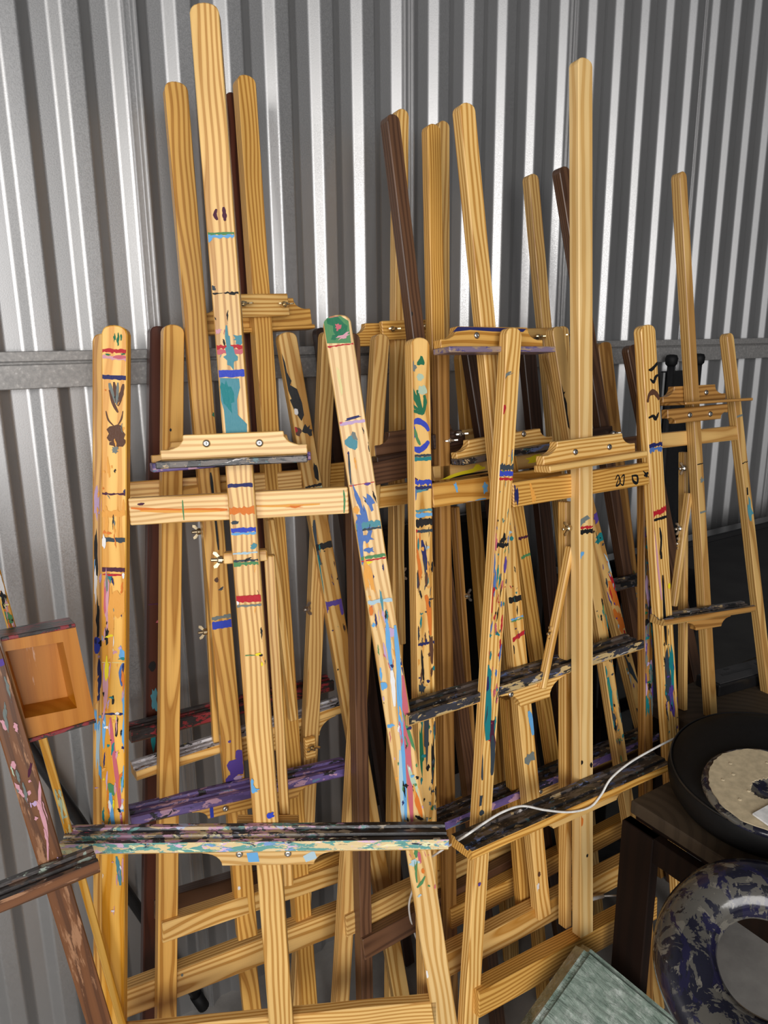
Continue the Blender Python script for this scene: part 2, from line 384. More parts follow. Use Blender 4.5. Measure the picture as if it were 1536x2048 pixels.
                for i, q in enumerate(Q):
                    dd = (Q[min(i+1, len(Q)-1)]-Q[max(i-1, 0)]); dd = dd/max(dd.length, 1e-6); nn = Vector((-dd.y, dd.x))
                    f_ = .35+.65*math.sin(math.pi*(i+.5)/len(Q))
                    m = wd*f_*(1+rg.uniform(-.2, .2)); a_, b_ = q+nn*m, q-nn*m; l.append((a_.x, a_.y)); r.append((b_.x, b_.y))
                strip(l, r, c)
        if rnd:
            for (ya, yb, num, pal, big) in rnd:       # loose dabs and streaks between two photo heights
                if not num: continue
                zz0, zz1 = zat(ya)[0], zat(yb)[0]
                for _ in range(num):
                    f = rg.random(); py = ya+(yb-ya)*f
                    z = zz0+(zz1-zz0)*f; x = rg.uniform(-lim, lim); c = rg.choice(pal)
                    if rg.random() < .65: streak(x, z, rg.uniform(.008, .05)*big, rg.uniform(.0007, .0028)*big, c, rg.uniform(-.004, .004))
                    else: blob(x, z, rg.uniform(.001, .005)*big, rg.uniform(.001, .005)*big, c, 0, .5, 10)
        for f in bm.faces:
            if f.material_index: f.normal_update(); 
            if f.material_index and f.normal.y > 0: f.normal_flip()
        o = link(name, bm, mats, s.root, M)
        if label: o['label'] = label
        return o
    def hbar(s, name, a, b, hp, y=0, t=.018, mat=None, strokes=(), rnd=None, label=None, seed=0, ext=(0, 0)):
        """horizontal member between two photo points on its middle line, hp pixels tall at a"""
        A = Vector(s.uv(*a, y)); B = Vector(s.uv(*b, y))
        H = abs(s.uv(a[0], a[1]-hp/2, y)[1]-s.uv(a[0], a[1]+hp/2, y)[1])
        d = (B-A).normalized(); A -= d*ext[0]; B += d*ext[1]
        # the stick runs left to right: build it rotated a quarter turn
        return s.bar(name, A, B, H, y, t, False, mat, strokes, rnd, label, seed)
    def screw(s, x, y, z, parent, M, r=.006, nut=False, mat='brass'):
        bm = bmesh.new(); rot = Matrix.Translation((x, y, z)) @ Matrix.Rotation(R(90), 4, 'X')
        if not nut:
            lathe(bm, [(r, 0), (r*1.02, .0012), (r*.8, .003), (r*.35, .004), (r*.2, .003)], rot, 14)
            o = link('screw', bm, 'steel', parent, M, True)
        else:
            lathe(bm, [(.0028, 0), (.0028, .020), (.002, .021)], rot, 10)
            lathe(bm, [(.0062, .004), (.006, .009), (.0045, .012)], rot, 10)
            for sg in (-1, 1):
                q = [(sg*.003, .005), (sg*.014, .012), (sg*.0155, .018), (sg*.012, .021), (sg*.007, .016), (sg*.003, .012)]
                a = [bm.verts.new(rot @ Vector((u, -.0012, v))) for u, v in q]; b = [bm.verts.new(rot @ Vector((u, .0012, v))) for u, v in q]
                bm.faces.new(a); bm.faces.new(b[::-1])
                for i in range(6): bm.faces.new((a[i], b[i], b[(i+1) % 6], a[(i+1) % 6]))
            o = link('wing_nut', bm, mat, parent, M)
        return o
    def side_bolt(s, px, py, y, side=-1, ln=.028, mat='brass'):
        u, v = s.uv(px, py, y); bm = bmesh.new()
        rot = Matrix.Translation((u, y, v)) @ Matrix.Rotation(R(90*side), 4, 'Y')
        lathe(bm, [(.003, 0), (.003, ln), (.0022, ln+.001)], rot, 10); lathe(bm, [(.0065, .004), (.0065, .010), (.005, .012)], rot, 10)
        for sg in (-1, 1):
            q = [(sg*.003, .006), (sg*.013, .013), (sg*.014, .018), (sg*.010, .019), (sg*.003, .011)]
            a = [bm.verts.new(rot @ Vector((u_, -.0012, v_))) for u_, v_ in q]; b = [bm.verts.new(rot @ Vector((u_, .0012, v_))) for u_, v_ in q]
            bm.faces.new(a); bm.faces.new(b[::-1])
            for i in range(5): bm.faces.new((a[i], b[i], b[(i+1) % 5], a[(i+1) % 5]))
        return link('wing_nut', bm, mat, s.root)
    def holder(s, L, Rr, hp, y=-.040, t=.018, flip=False, mat=None, screws=(), nuts=(), ledge=None, strokes=(), seed=0, concave=.022, name='canvas_holder', dz=0, label=None):
        """shaped board with scooped shoulders; L,Rr = photo points of its lower corners; flip puts the scoops below"""
        A = Vector(s.uv(*L, y)); B = Vector(s.uv(*Rr, y)); H = abs(s.uv(L[0], L[1]-hp, y)[1]-A.y); w = (B-A).length
        ang = math.atan2(B.x-A.x, B.y-A.y)-math.pi/2
        M = Matrix.Translation((A.x, y, A.y)) @ Matrix.Rotation(ang, 4, 'Y')
        k = min(concave, H*.62); cw = k*1.5
        pts = [(0, 0), (w, 0), (w, H-k)]
        if H-k > .001:
            for i in range(1, 7): q = math.pi/2*i/6; pts.append((w-.004-cw*math.sin(q)*.95, H-k*math.cos(q)*.9-.003*(i < 6)))
            for i in range(6, 0, -1): q = math.pi/2*i/6; pts.append((.004+cw*math.sin(q)*.95, H-k*math.cos(q)*.9-.003*(i < 6)))
        pts += [(0, H-k)]
        if flip: pts = [(x, H-z) for x, z in pts][::-1]
        bm = bmesh.new(); prism(bm, pts, 0, t, .0012)
        mats = [(mat or s.mat)+'_x']; Mi = M.inverted()
        for i, (ps, c) in enumerate(strokes):
            if 'c'+c not in mats: mats.append('c'+c)
            vs = []
            for p in ps:
                u, v = s.uv(*p, y); q = Mi @ Vector((u, y, v)); vs.append(bm.verts.new((max(.001, min(w-.001, q.x)), -.0005-.0001*i, max(.001, min(H-.001, q.z)))))
            f = bm.faces.new(vs); f.normal_update(); f.material_index = len(mats)-1
            if f.normal.y > 0: f.normal_flip()
        o = link(name, bm, mats, s.root, M)
        if label: o['label'] = label
        for p in screws:
            u, v = s.uv(*p, y); q = Mi @ Vector((u, y, v)); s.screw(q.x, 0, q.z, o, None)
        for p in nuts:
            u, v = s.uv(*p, y); q = Mi @ Vector((u, y, v)); s.screw(q.x, 0, q.z, o, None, nut=True, mat='steel')
        if ledge:
            x0, x1, th, dep, lm = ledge      # overhangs, thickness, depth, material
            b2 = bmesh.new(); sgn = 1
            if flip: box(b2, -x0, w+x1, -dep, t, H, H+th, .0015)
            else: box(b2, -x0, w+x1, -dep, t, -th, 0, .0015)
            link('holder_ledge', b2, lm+'_x' if lm+'_x' in MATS else lm, s.root, M)
        return o
    def tray(s, L, Rr, dep=.05, th=.022, y=-.022, mat='paint_black', lip='paint_lip', bracket=None, away=False, label=None, bmat=None, under=None, groove=True):
        """paint ledge; L,Rr = photo points on its front upper edge"""
        yf = y-dep if not away else y
        A = Vector(s.uv(*L, yf)); B = Vector(s.uv(*Rr, yf)); w = (B-A).length; ang = math.atan2(B.x-A.x, B.y-A.y)-math.pi/2
        M = Matrix.Translation((A.x, yf, A.y)) @ Matrix.Rotation(ang, 4, 'Y')
        d = dep
        prof = [(0, 0), (.007, .001), (.010, -.004), (.020, -.004), (.022, 0), (d-.012, 0), (d-.010, .004), (d, .004), (d, -th), (.004, -th), (0, -th+.004)]
        bm = bmesh.new(); a = [bm.verts.new((0, p, q)) for p, q in prof]; b = [bm.verts.new((w, p, q)) for p, q in prof]; n = len(prof)
        f0 = bm.faces.new(a); bm.faces.new(b[::-1])
        for i in range(n):
            f = bm.faces.new((a[i], b[i], b[(i+1) % n], a[(i+1) % n]))
            if i in (10,): f.material_index = 1
            if i in (8, 9): f.material_index = 2
        f0.material_index = 2
        for f in bm.faces:
            if f.material_index: pass
        bmesh.ops.recalc_face_normals(bm, faces=bm.faces[:])
        me = bpy.data.meshes.new('paint_tray'); bm.to_mesh(me); bm.free()
        for m in (mat, lip, under or s.mat): me.materials.append(MATS.get(m+'_x', MATS[m]))
        o = bpy.data.objects.new('paint_tray', me); C.objects.link(o); o.parent = s.root; o.matrix_local = M
        if label: o['label'] = label
        if bracket:
            x0, x1, hp, scr = bracket[:4]; bs = bracket[4] if len(bracket) > 4 else ()
            f = lambda x: (L[0]+(x-L[0]), L[1]+(Rr[1]-L[1])*(x-L[0])/(Rr[0]-L[0]))
            # scooped board under the tray, set a little back from its lip
            yb = yf+.010; off = 0
            P0 = A+(B-A)*((x0-L[0])/(Rr[0]-L[0])); P1 = A+(B-A)*((x1-L[0])/(Rr[0]-L[0]))
            H = hp
            w2 = (P1-P0).length; M2 = Matrix.Translation((P0.x, yb, P0.y)) @ Matrix.Rotation(ang, 4, 'Y') @ Matrix.Translation((0, 0, -th-H))
            k = H*.75; cw = k*1.6
            pts = [(0, H), (w2, H), (w2, H-.005)]
            for i in range(1, 7): q = math.pi/2*i/6; pts.append((w2-cw*math.sin(q), (H-.005)*(math.cos(q))))
            for i in range(6, 0, -1): q = math.pi/2*i/6; pts.append((cw*math.sin(q), (H-.005)*(math.cos(q))))
            pts += [(0, H-.005)]
            b3 = bmesh.new(); prism(b3, pts, 0, .018, .001)
            mats = [(bmat or s.mat)+'_x']; Mi = M2.inverted()
            for i, (ps, c) in enumerate(bs):
                mats.append('c'+c); vs = []
                for p in ps:
                    u, v = s.uv(*p, yb); q = Mi @ Vector((u, yb, v)); vs.append(b3.verts.new((q.x, -.0005, max(.001, min(H-.001, q.z)))))
                ff = b3.faces.new(vs); ff.normal_update(); ff.material_index = len(mats)-1
                if ff.normal.y > 0: ff.normal_flip()
            br = link('tray_bracket', b3, mats, s.root, M2)
            for p in scr:
                u, v = s.uv(*p, yb); q = Mi @ Vector((u, yb, v)); s.screw(q.x, 0, max(.006, min(H-.006, q.z)), br, None)
        return o
    def link_bar(s, z, xl, xr, y, h=.042, t=.018, mat=None, name='crossbar', label=None, seed=0):
        return s.bar(name, (xl, z), (xr, z), h, y, t, False, mat, (), None, label, seed)
    def xat(s, a, b, z, y=0):
        A = Vector(s.uv(*a, y)); B = Vector(s.uv(*b, y)); return (A+(B-A)*((z-A.y)/(B.y-A.y))).x

# ---- E1: front left easel, turned a little towards the door
MIX = 'KKBWLTPORYvQN'
e = Easel('easel', 'nearest pine easel, right post top painted green, long multicoloured paint-crusted tray', (229, 655), phi=-27, lean=.10, Z=1.13)
LT = ((233, 650), (229.5, 1800)); RT = ((671, 630), (889, 2040)); MT = ((409, 4), (563, 2040))
e.stick('leg', *LT, 60, seed=1, t=.026, mat='pine_amber', strokes=[
    ('b', 236, 680, 6, 26, 'G', 0, .5), ('b', 229, 676, 4, 14, 'G', 0, .5), ('b', 242, 674, 3, 12, 'G', 0, .5),
    ('band', 702, 8, 'R', .4), ('band', 716, 9, 'p', .5), ('b', 240, 714, 26, 7, 'P'), ('b', 216, 709, 10, 3, 'G', 0, .5), ('b', 246, 708, 9, 3, 'G', 0, .5),
    ('band', 755, 9, 'N', .15), ('s', [(219, 766), (224, 785), (231, 806)], 9, 'A'), ('s', [(228, 764), (231, 785), (234, 808)], 7, 'H'), ('s', [(236, 765), (235, 790), (234, 810)], 6, 'A'), ('s', [(247, 768), (243, 788), (236, 812)], 8, 'H'), ('s', [(219, 780), (226, 805), (236, 825)], 6, 'H'),
    ('b', 231, 868, 34, 34, 'H', 0, .28), ('b', 236, 885, 30, 20, 'H', 0, .4), ('s', [(212, 822), (217, 840), (228, 852)], 3, 'H'), ('s', [(246, 822), (243, 838), (236, 850)], 3, 'H'), ('b', 230, 900, 14, 12, 'A', 0, .5),
    ('b', 217, 935, 5, 40, 'o', .1, .4), ('band', 988, 5, 'D', .6), ('b', 252, 983, 8, 8, 'N'),
    ('band', 1028, 12, 'o', .5), ('b', 214, 1045, 6, 70, 'o', 0, .3), ('b', 236, 1050, 5, 70, 'o', 0, .3), ('b', 247, 1015, 5, 30, 'o'), ('b', 218, 1066, 10, 5, 'O'),
    ('band', 1080, 9, 'd', .25), ('b', 208, 1083, 8, 26, 'W', 0, .3), ('band', 1139, 9, 'D', .2), ('b', 228, 1150, 40, 4, 'R', 0, .5),
    ('b', 214, 1190, 9, 90, 'p', 0, .3), ('b', 222, 1250, 12, 150, 'o', 0, .25), ('b', 238, 1210, 30, 60, 'o', 0, .3), ('b', 214, 1165, 5, 40, 'A'), ('b', 210, 1200, 4, 70, 'P', 0, .4),
    ('b', 214, 1270, 8, 30, 'K', 0, .5), ('b', 218, 1272, 20, 5, 'Y', .3, .4), ('b', 214, 1340, 7, 50, 'Y', 0, .35), ('b', 211, 1370, 10, 90, 'p', 0, .35),
    ('b', 246, 1310, 14, 18, 'L', 0, .2), ('b', 246, 1317, 16, 6, 'T', 0, .4), ('s', [(246, 1326), (240, 1345), (244, 1372)], 6, 'M'), ('band', 1325, 1.5, 'y', .5),
    ('b', 226, 1400, 5, 20, 'K'), ('band', 1428, 4, 'N', .5), ('b', 250, 1400, 10, 60, 'L', 0, .3), ('b', 233, 1450, 6, 40, 'K', 0, .4), ('b', 232, 1436, 5, 12, 'Y'),
    ('s', [(221, 1435), (227, 1500), (236, 1570), (245, 1660)], 8, 'P'), ('b', 208, 1460, 7, 60, 'L', 0, .3), ('b', 250, 1470, 8, 60, 'L', 0, .3),
    ('b', 223, 1578, 12, 26, 'g', .2, .2), ('s', [(221, 1585), (224, 1630), (230, 1665)], 9, 'L'), ('b', 246, 1560, 8, 40, 'g', 0, .4), ('b', 252, 1545, 5, 30, 'L'),
    ('s', [(233, 1712), (238, 1740), (241, 1770)], 8, 'Q'), ('b', 248, 1740, 7, 60, 'p', 0, .3)],
    rnd=[(780, 1130, 18, 'KopOA', .6), (1150, 1650, 75, 'KWpoOYLTNv', .9), (1720, 1850, 8, 'pW', .5)])
e.stick('leg', *RT, 57, seed=2, t=.026, mat='pine_pale', strokes=[
    ('p', [(640, 645), (655, 632), (680, 630), (697, 642), (702, 686), (646, 688)], 'g'), ('b', 672, 655, 46, 44, 'G', 0, .5), ('b', 660, 665, 20, 26, 'g', 0, .5), ('b', 676, 655, 12, 14, 'P', 0, .5), ('b', 687, 672, 24, 10, 'p', .3, .5), ('b', 668, 632, 24, 5, 'P', 0, .5),
    ('band', 691, 3, 'R', .7), ('b', 679, 760, 6, 60, 'y', 0, .3), ('band', 845, 6, 'v', .3), ('b', 706, 836, 34, 5, 'N', .1, .4), ('b', 680, 846, 10, 4, 'P'),
    ('b', 703, 885, 24, 30, 'Q', .1, .25), ('b', 709, 872, 8, 22, 'A', .3, .3), ('s', [(697, 905), (699, 935), (702, 970)], 4, 'd'),
    ('band', 968, 2, 'R', .6), ('b', 735, 968, 12, 5, 'V'), ('b', 716, 1000, 8, 60, 'M', .2, .3), ('b', 722, 1040, 26, 20, 'M', .3, .5), ('b', 738, 1005, 16, 30, 'M', .5, .5), ('b', 731, 1035, 12, 50, 'M', .2, .5), ('b', 712, 1020, 12, 16, 'o'),
    ('band', 1050, 14, 'Q', .4), ('band', 1058, 5, 'd', .4), ('s', [(718, 1030), (720, 1080), (724, 1130)], 12, 'M'), ('b', 735, 1075, 22, 20, 'M', .4, .6), ('b', 740, 1100, 18, 10, 'M', 0, .6),
    ('band', 1113, 6, 'g', .4), ('band', 1119, 3, 'R', .4), ('b', 735, 1125, 20, 5, 'Y', 0, .4), ('b', 740, 1150, 12, 60, 'o', .1, .4), ('b', 731, 1160, 14, 40, 'o', 0, .4),
    ('band', 1202, 7, 'S', .5), ('b', 763, 1200, 5, 40, 'Q'), ('b', 742, 1222, 9, 20, 'O'), ('b', 780, 1262, 24, 18, 'v', 0, .4), ('s', [(774, 1245), (777, 1290), (783, 1340)], 9, 'L'), ('s', [(790, 1250), (796, 1320), (801, 1400)], 10, 'L'),
    ('b', 766, 1371, 16, 16, 'L'), ('s', [(783, 1340), (786, 1370), (789, 1412)], 9, 'W'), ('s', [(795, 1330), (799, 1400), (806, 1500), (812, 1640)], 10, 'L'), ('s', [(806, 1350), (812, 1440), (818, 1540), (824, 1645)], 13, 'P'), ('b', 779, 1452, 18, 7, 'L', .1, .4), ('b', 820, 1470, 7, 90, 'g', .15, .4), ('b', 826, 1560, 8, 70, 'F', .15, .4), ('s', [(800, 1500), (803, 1580), (806, 1645)], 8, 'S'), ('b', 836, 1610, 10, 50, 'O', .1, .3), ('b', 838, 1635, 16, 7, 'K', -.6, .3),
    ('b', 832, 1706, 8, 20, 'g'), ('b', 839, 1715, 6, 24, 'P'), ('b', 828, 1725, 22, 12, 'S', .4, .5), ('s', [(834, 1722), (832, 1745), (834, 1765)], 4, 'g'), ('s', [(850, 1752), (843, 1765), (834, 1775)], 6, 'g'), ('b', 846, 1742, 6, 10, 'O'), ('b', 839, 1791, 10, 5, 'S', .4, .5), ('b', 854, 1948, 5, 16, 'W')],
    rnd=[(860, 1120, 12, 'NMKo', .6), (1130, 1640, 60, 'KNLTvgPWo', .8), (1700, 1800, 6, 'gP', .6)])
e.stick('mast', *MT, 63, y=-.022, t=.024, seed=3, mat='pine', arc=.011, strokes=[
    ('s', [(433, 418), (430, 430), (435, 440)], 7, 'D'), ('s', [(447, 414), (449, 430), (450, 442)], 8, 'D'),
    ('band', 467, 5, 'g', .4), ('band', 473, 6, 'L', .5), ('b', 416, 478, 16, 18, 'L', .1, .3),
    ('b', 424, 576, 18, 12, 'd', .1, .4), ('band', 586, 3.5, 'K', .9), ('b', 465, 588, 14, 4, 'K', 0, .3), ('b', 436, 663, 12, 10, 'p', 0, .6), ('b', 476, 678, 18, 18, 'Q', .6, .5),
    ('band', 694, 8, 'R', .5), ('band', 704, 9, 'P', .4), ('b', 456, 690, 8, 60, 'Q', 0, .4), ('b', 463, 718, 26, 36, 'Q', .3, .6), ('band', 747, 15, 'B', .12),
    ('p', [(440, 756), (478, 757), (480, 775), (474, 800), (476, 830), (494, 848), (494, 866), (452, 866), (448, 820), (440, 800)], 'Q'), ('b', 455, 790, 20, 60, 'T', .1, .4), ('b', 484, 852, 16, 22, 'Q', 0, .4),
    ('band', 971, 8, 'N', .3), ('band', 1021, 14, 'O', .4), ('b', 470, 1045, 16, 7, 'd'), ('band', 1060, 9, 'B', .3), ('band', 1067, 5, 'L', .4), ('b', 508, 1092, 14, 9, 'Q', .4, .5), ('band', 1106, 4, 'S', .5), ('band', 1127, 7, 'g', .5), ('band', 1121, 4, 'd', .5), ('b', 495, 1119, 14, 5, 'K', .4, .5),
    ('band', 1197, 13, 'R', .2), ('b', 474, 1206, 8, 7, 'W'), ('band', 1211, 4, 'A', .5), ('b', 517, 1308, 14, 6, 'Y'), ('b', 522, 1310, 8, 4, 'K'), ('b', 500, 1310, 20, 2, 'g', 0, .6), ('b', 524, 1328, 4, 8, 'Y'),
    ('b', 500, 1570, 14, 26, 'L', .2, .4), ('b', 506, 1580, 26, 7, 'L', 0, .5), ('b', 542, 1630, 13, 12, 'B', .3, .4)],
    rnd=[(620, 730, 6, 'KQP', .5), (1100, 1330, 8, 'KHo', .5)])
z = 1.315
xa = e.xat(*LT, z)+.018; xb = e.xat(*RT, z)-.018
e.hbar('crossbar', (262, 1024), (692, 1001), 54, y=.002, t=.020, seed=4, mat='pine_pale', ext=(.003, .004), strokes=[
    ('s', [(262, 1016), (330, 1021), (400, 1020), (455, 1019)], 9, 'O'), ('s', [(280, 1022), (360, 1023), (440, 1022)], 5, 'o'), ('s', [(508, 1012), (560, 1012), (640, 1008)], 5, 'o'), ('s', [(365, 1000), (366, 1016), (368, 1040)], 3, 'g'), ('s', [(687, 980), (689, 1000), (688, 1028)], 4, 'g'), ('b', 282, 1008, 14, 4, 'D'), ('b', 590, 1013, 30, 3, 'O', 0, .6)],
    rnd=[(0, 1, 0, 'K', 1)])
e.link_bar(.405, e.xat(*LT, .405)+.01, e.xat(*RT, .405)-.012, .000, .05, .022, seed=5)
e.holder((322, 921), (615, 908), 49, y=-.042, mat='pine_pale', screws=((413, 887), (519, 886)), ledge=(.003, .0, .011, .028, 'paint_black'), seed=6)
e.tray((118, 1688), (898, 1679), dep=.048, th=.021, y=-.024, mat='paint_mixed', lip='paint_lip', bmat='pine_pale', under='pine_pale', bracket=(393, 661, .027, ((479, 1706), (576, 1702)), [([(493, 1706), (515, 1704), (519, 1723), (497, 1724)], 'L'), ([(606, 1712), (628, 1700), (634, 1716), (612, 1724)], 'S')]))
e.bar('tray_slider', e.uv(473, 1650, 0), e.uv(597, 1650, 0), .012, .004, .02, seed=7)
e.stick('rear_leg', (539, 1112), (553, 1350), 22, y=.028, t=.02, top=False, mat='pine', seed=8, z0=.66)
e.bar('hinge_block', e.uv(446, 1119, 0), e.uv(534, 1112, 0), .018, .004, .022, mat='pine', seed=9)
e.side_bolt(450, 1119, .012, -1, .022)
e.stick('mast_rail', *MT, 60, y=.003, t=.034, top=False, seed=10, mat='pine_honey', z1=1.02)
e1 = e

# ---- E2: easel right behind, purple tray
e = Easel('easel', 'pine easel with a long purple tray and a black feather painted on its right post', (570, 665), phi=-8, lean=.12, Z=1.42)
LT = ((209, 667), (209, 1900)); RT = ((570, 664), (806, 2020)); MT = ((349, 162), (495, 1885))
e.stick('leg', *LT, 50, seed=11, mat='pine_honey', strokes=[('b', 193, 1010, 10, 60, 'v', 0, .4), ('b', 192, 1110, 8, 110, 'K', 0, .3), ('b', 190, 1170, 8, 60, 'W', 0, .4), ('b', 196, 1240, 7, 80, 'K', 0, .3), ('b', 193, 1290, 18, 30, 'B', 0, .2), ('b', 198, 1350, 8, 60, 'N', 0, .4), ('b', 192, 1380, 7, 60, 'o', 0, .4), ('b', 196, 1490, 9, 90, 'S', 0, .4), ('b', 190, 1440, 8, 50, 'L', 0, .4)],
        rnd=[(980, 1620, 50, 'KWvopNL', .9)])
e.stick('leg', *RT, 45, seed=12, mat='pine', strokes=[
    ('p', [(562, 706), (570, 725), (574, 745), (583, 762), (580, 770), (594, 778), (604, 806), (608, 830), (603, 842), (590, 824), (578, 800), (583, 798), (570, 782), (576, 779), (566, 762), (572, 760), (562, 735)], 'K'), ('b', 592, 823, 8, 13, 'W', .1, .2),
    ('b', 595, 863, 18, 18, 'H'), ('b', 590, 860, 10, 12, 'R'), ('b', 615, 861, 16, 20, 'K', 0, .5), ('b', 632, 945, 8, 36, 'K'), ('band', 972, 5, 'K', .4), ('band', 978, 5, 'F', .4), ('s', [(628, 1040), (630, 1085), (640, 1130)], 9, 'd'),
    ('band', 1092, 13, 'K', .2), ('s', [(635, 1110), (640, 1150), (648, 1200)], 6, 'T'), ('band', 1206, 10, 'V', .2), ('b', 650, 1215, 8, 24, 'V'), ('b', 683, 1216, 7, 28, 'V'), ('b', 672, 1340, 6, 4, 'K')],
    rnd=[(1040, 1300, 14, 'KTNH', .6)])
e.stick('mast', *MT, 52, y=-.022, t=.026, seed=13, mat='pine_honey', z0=.43, strokes=[('b', 433, 829, 8, 10, 'G'), ('b', 433, 1160, 8, 10, 'H'), ('b', 442, 1178, 12, 5, 'd', .3, .6), ('band', 1235, 8, 'A', .4), ('band', 1249, 16, 'B', .15),
    ('s', [(421, 945), (427, 1000), (437, 1100)], 6, 'K'), ('b', 480, 1512, 16, 26, 'V', .1, .3), ('b', 472, 1535, 34, 34, 'V', 0, .35), ('b', 462, 1560, 30, 20, 'V'), ('b', 478, 1554, 16, 8, 'v', 0, .5), ('b', 459, 1483, 6, 5, 'V'), ('b', 478, 1776, 5, 8, 'W')])
e.hbar('crossbar', (263, 984), (604, 958), 40, y=.004, t=.018, seed=14, ext=(.03, .0))
e.hbar('crossbar', (256, 2008), (700, 1836), 56, y=-.012, t=.034, seed=15, ext=(.04, .05), strokes=[('b', 316, 1968, 7, 6, 'A'), ('b', 364, 1950, 5, 4, 'A')])
e.holder((305, 926), (612, 903), 40, y=-.042, mat='pine_honey', ledge=(.003, .003, .016, .02, 'paint_purple'))
e.tray((262, 1636), (700, 1535), dep=.046, th=.018, y=-.026, mat='paint_purple', lip='paint_purple', bmat='pine_honey', under='paint_purple', bracket=(374, 618, .024, ((451, 1617),), [([(419, 1612), (426, 1612), (428, 1640), (421, 1642)], 'B')]))
e.stick('rear_leg', (413, 1052), (424, 1272), 23, y=.026, t=.02, top=False, seed=16, z0=.83, mat='pine_honey')
e.stick('rear_leg', (493, 1920), (506, 2040), 40, y=.036, t=.022, top=False, seed=17, mat='pine_honey')
e.side_bolt(405, 1062, .036, -1, .02); e.side_bolt(417, 1262, .036, -1, .02)
e.side_bolt(455, 1346, -.010, -1, .012, 'brass')

# ---- E3: turned to the wall, white/yellow tray
e = Easel('easel', 'pine easel turned to the wall, white and yellow paint along its tray', (345, 655), phi=0, lean=.12, g=.19, rev=True)
LT = ((345, 649), (331, 2040)); RT = ((688, 662), (792, 1400)); MT = ((487, 148), (617, 2040))
e.stick('leg', *LT, 49, seed=21, mat='pine_honey', strokes=[('b', 341, 860, 4, 6, 'K')])
e.stick('leg', *RT, 40, seed=22, mat='pine_honey')
e.stick('mast', *MT, 49, y=-.004, t=.028, seed=23, mat='pine_honey', z0=.15)
e.link_bar(1.33, e.xat(*LT, 1.33), e.xat(*RT, 1.33), .008, seed=24, mat='pine_honey')
e.hbar('crossbar', (357, 1857), (680, 1748), 40, y=-.010, t=.03, seed=25, ext=(.03, .08), mat='pine')
e.hbar('clamp_plate', (480, 611), (578, 609), 46, y=-.019, t=.014, seed=26, mat='pine')
o = e.holder((408, 662), (625, 650), 60, y=.026, mat='pine_honey', ledge=(.002, 0, .008, .012, 'pine_honey'))
for p in ((484, 609), (565, 610)):
    u, v = e.uv(*p, -.019); e.screw(u, -.019, v, e.root, None, nut=True)
e.tray((272, 1543), (690, 1408), dep=.045, th=.020, y=.026, away=True, mat='paint_white', lip='pine', bmat='pine', under='pine', bracket=(430, 672, .036, ()))
e.bar('clamp_plate', e.uv(612, 1500, -.012), e.uv(632, 1494, -.012), .045, -.012, .012, mat='pine', seed=27)
u, v = e.uv(620, 1493, -.012); e.screw(u, -.012, v, e.root, None, nut=True, mat='brass')
e.stick('rear_leg', (540, 1040), (561, 1226), 20, y=-.03, t=.016, top=False, seed=28, z0=.86, mat='pine')
e.side_bolt(606, 1220, -.01, 1, .016, 'steel')

# ---- E4: dark stained easel at the back on the left
e = Easel('easel', 'dark red-brown easel behind the clean left pine post, red paint on its tray', (318, 655), phi=0, lean=.08, g=.085, mats='walnut')
LT = ((316, 652), (299, 2040)); RT = ((638, 655), (668, 868)); MT = ((459, 183), (509, 850))
e.stick('leg', *LT, 44, seed=31, mat='red_stain', strokes=[('b', 318, 1243, 12, 6, 'P'), ('b', 305, 1333, 14, 18, 'K'), ('b', 308, 1400, 14, 50, 'Q', .1, .4), ('b', 306, 1470, 10, 60, 'T', 0, .4), ('band', 1208, 3, 'D', .3)])
e.stick('leg', *RT, 32, seed=32, mat='walnut_dark')
e.stick('mast', *MT, 34, y=-.022, seed=33, mat='red_stain', z0=.42)
e.link_bar(1.35, e.xat(*LT, 1.35), e.xat(*RT, 1.35), .004, .04, seed=34, mat='walnut_dark')
e.hbar('crossbar', (357, 1806), (680, 1706), 36, y=-.006, t=.028, seed=35, ext=(.05, .05), mat='walnut')
e.tray((262, 1464), (668, 1362), dep=.04, th=.024, y=-.022, mat='paint_red', lip='paint_red', under='walnut')

# ---- E5: dark easel, turned to the wall, middle
e = Easel('easel', 'tall walnut-stained easel turned to the wall behind the green-topped post', (702, 665), phi=0, lean=.12, g=.345, rev=True, mats='walnut')
LT = ((701, 666), (726, 1850)); RT = ((935, 690), (1015, 1200)); MT = ((778, 226), (905, 1290))
e.stick('leg', *LT, 40, seed=41, t=.026)
e.stick('leg', *RT, 34, seed=42, mat='walnut_dark')
e.stick('mast', *MT, 42, y=-.003, t=.026, seed=43, strokes=[('b', 803, 629, 6, 9, 'K')])
e.hbar('crossbar', (735, 952), (830, 930), 46, y=.004, t=.018, seed=44, ext=(.0, .16))
e.hbar('crossbar', (745, 1892), (1000, 1752), 44, y=-.008, t=.026, seed=45, ext=(.02, .06))
e.holder((752, 912), (932, 884), 44, y=.028, ledge=(.01, .0, .014, .02, 'walnut_dark'))
e.hbar('clamp_plate', (868, 884), (926, 874), 30, y=-.018, t=.014, seed=46, mat='walnut_dark')
for p in ((893, 881), (914, 868)):
    u, v = e.uv(*p, -.018); e.screw(u, -.018, v, e.root, None, nut=True, mat='steel')
e.stick('rear_leg', (909, 1015), (921, 1185), 22, y=.03, t=.02, top=False, seed=47, mat='pine_brown', z0=.55)
e.side_bolt(929, 1193, .03, 1, .014, 'steel')

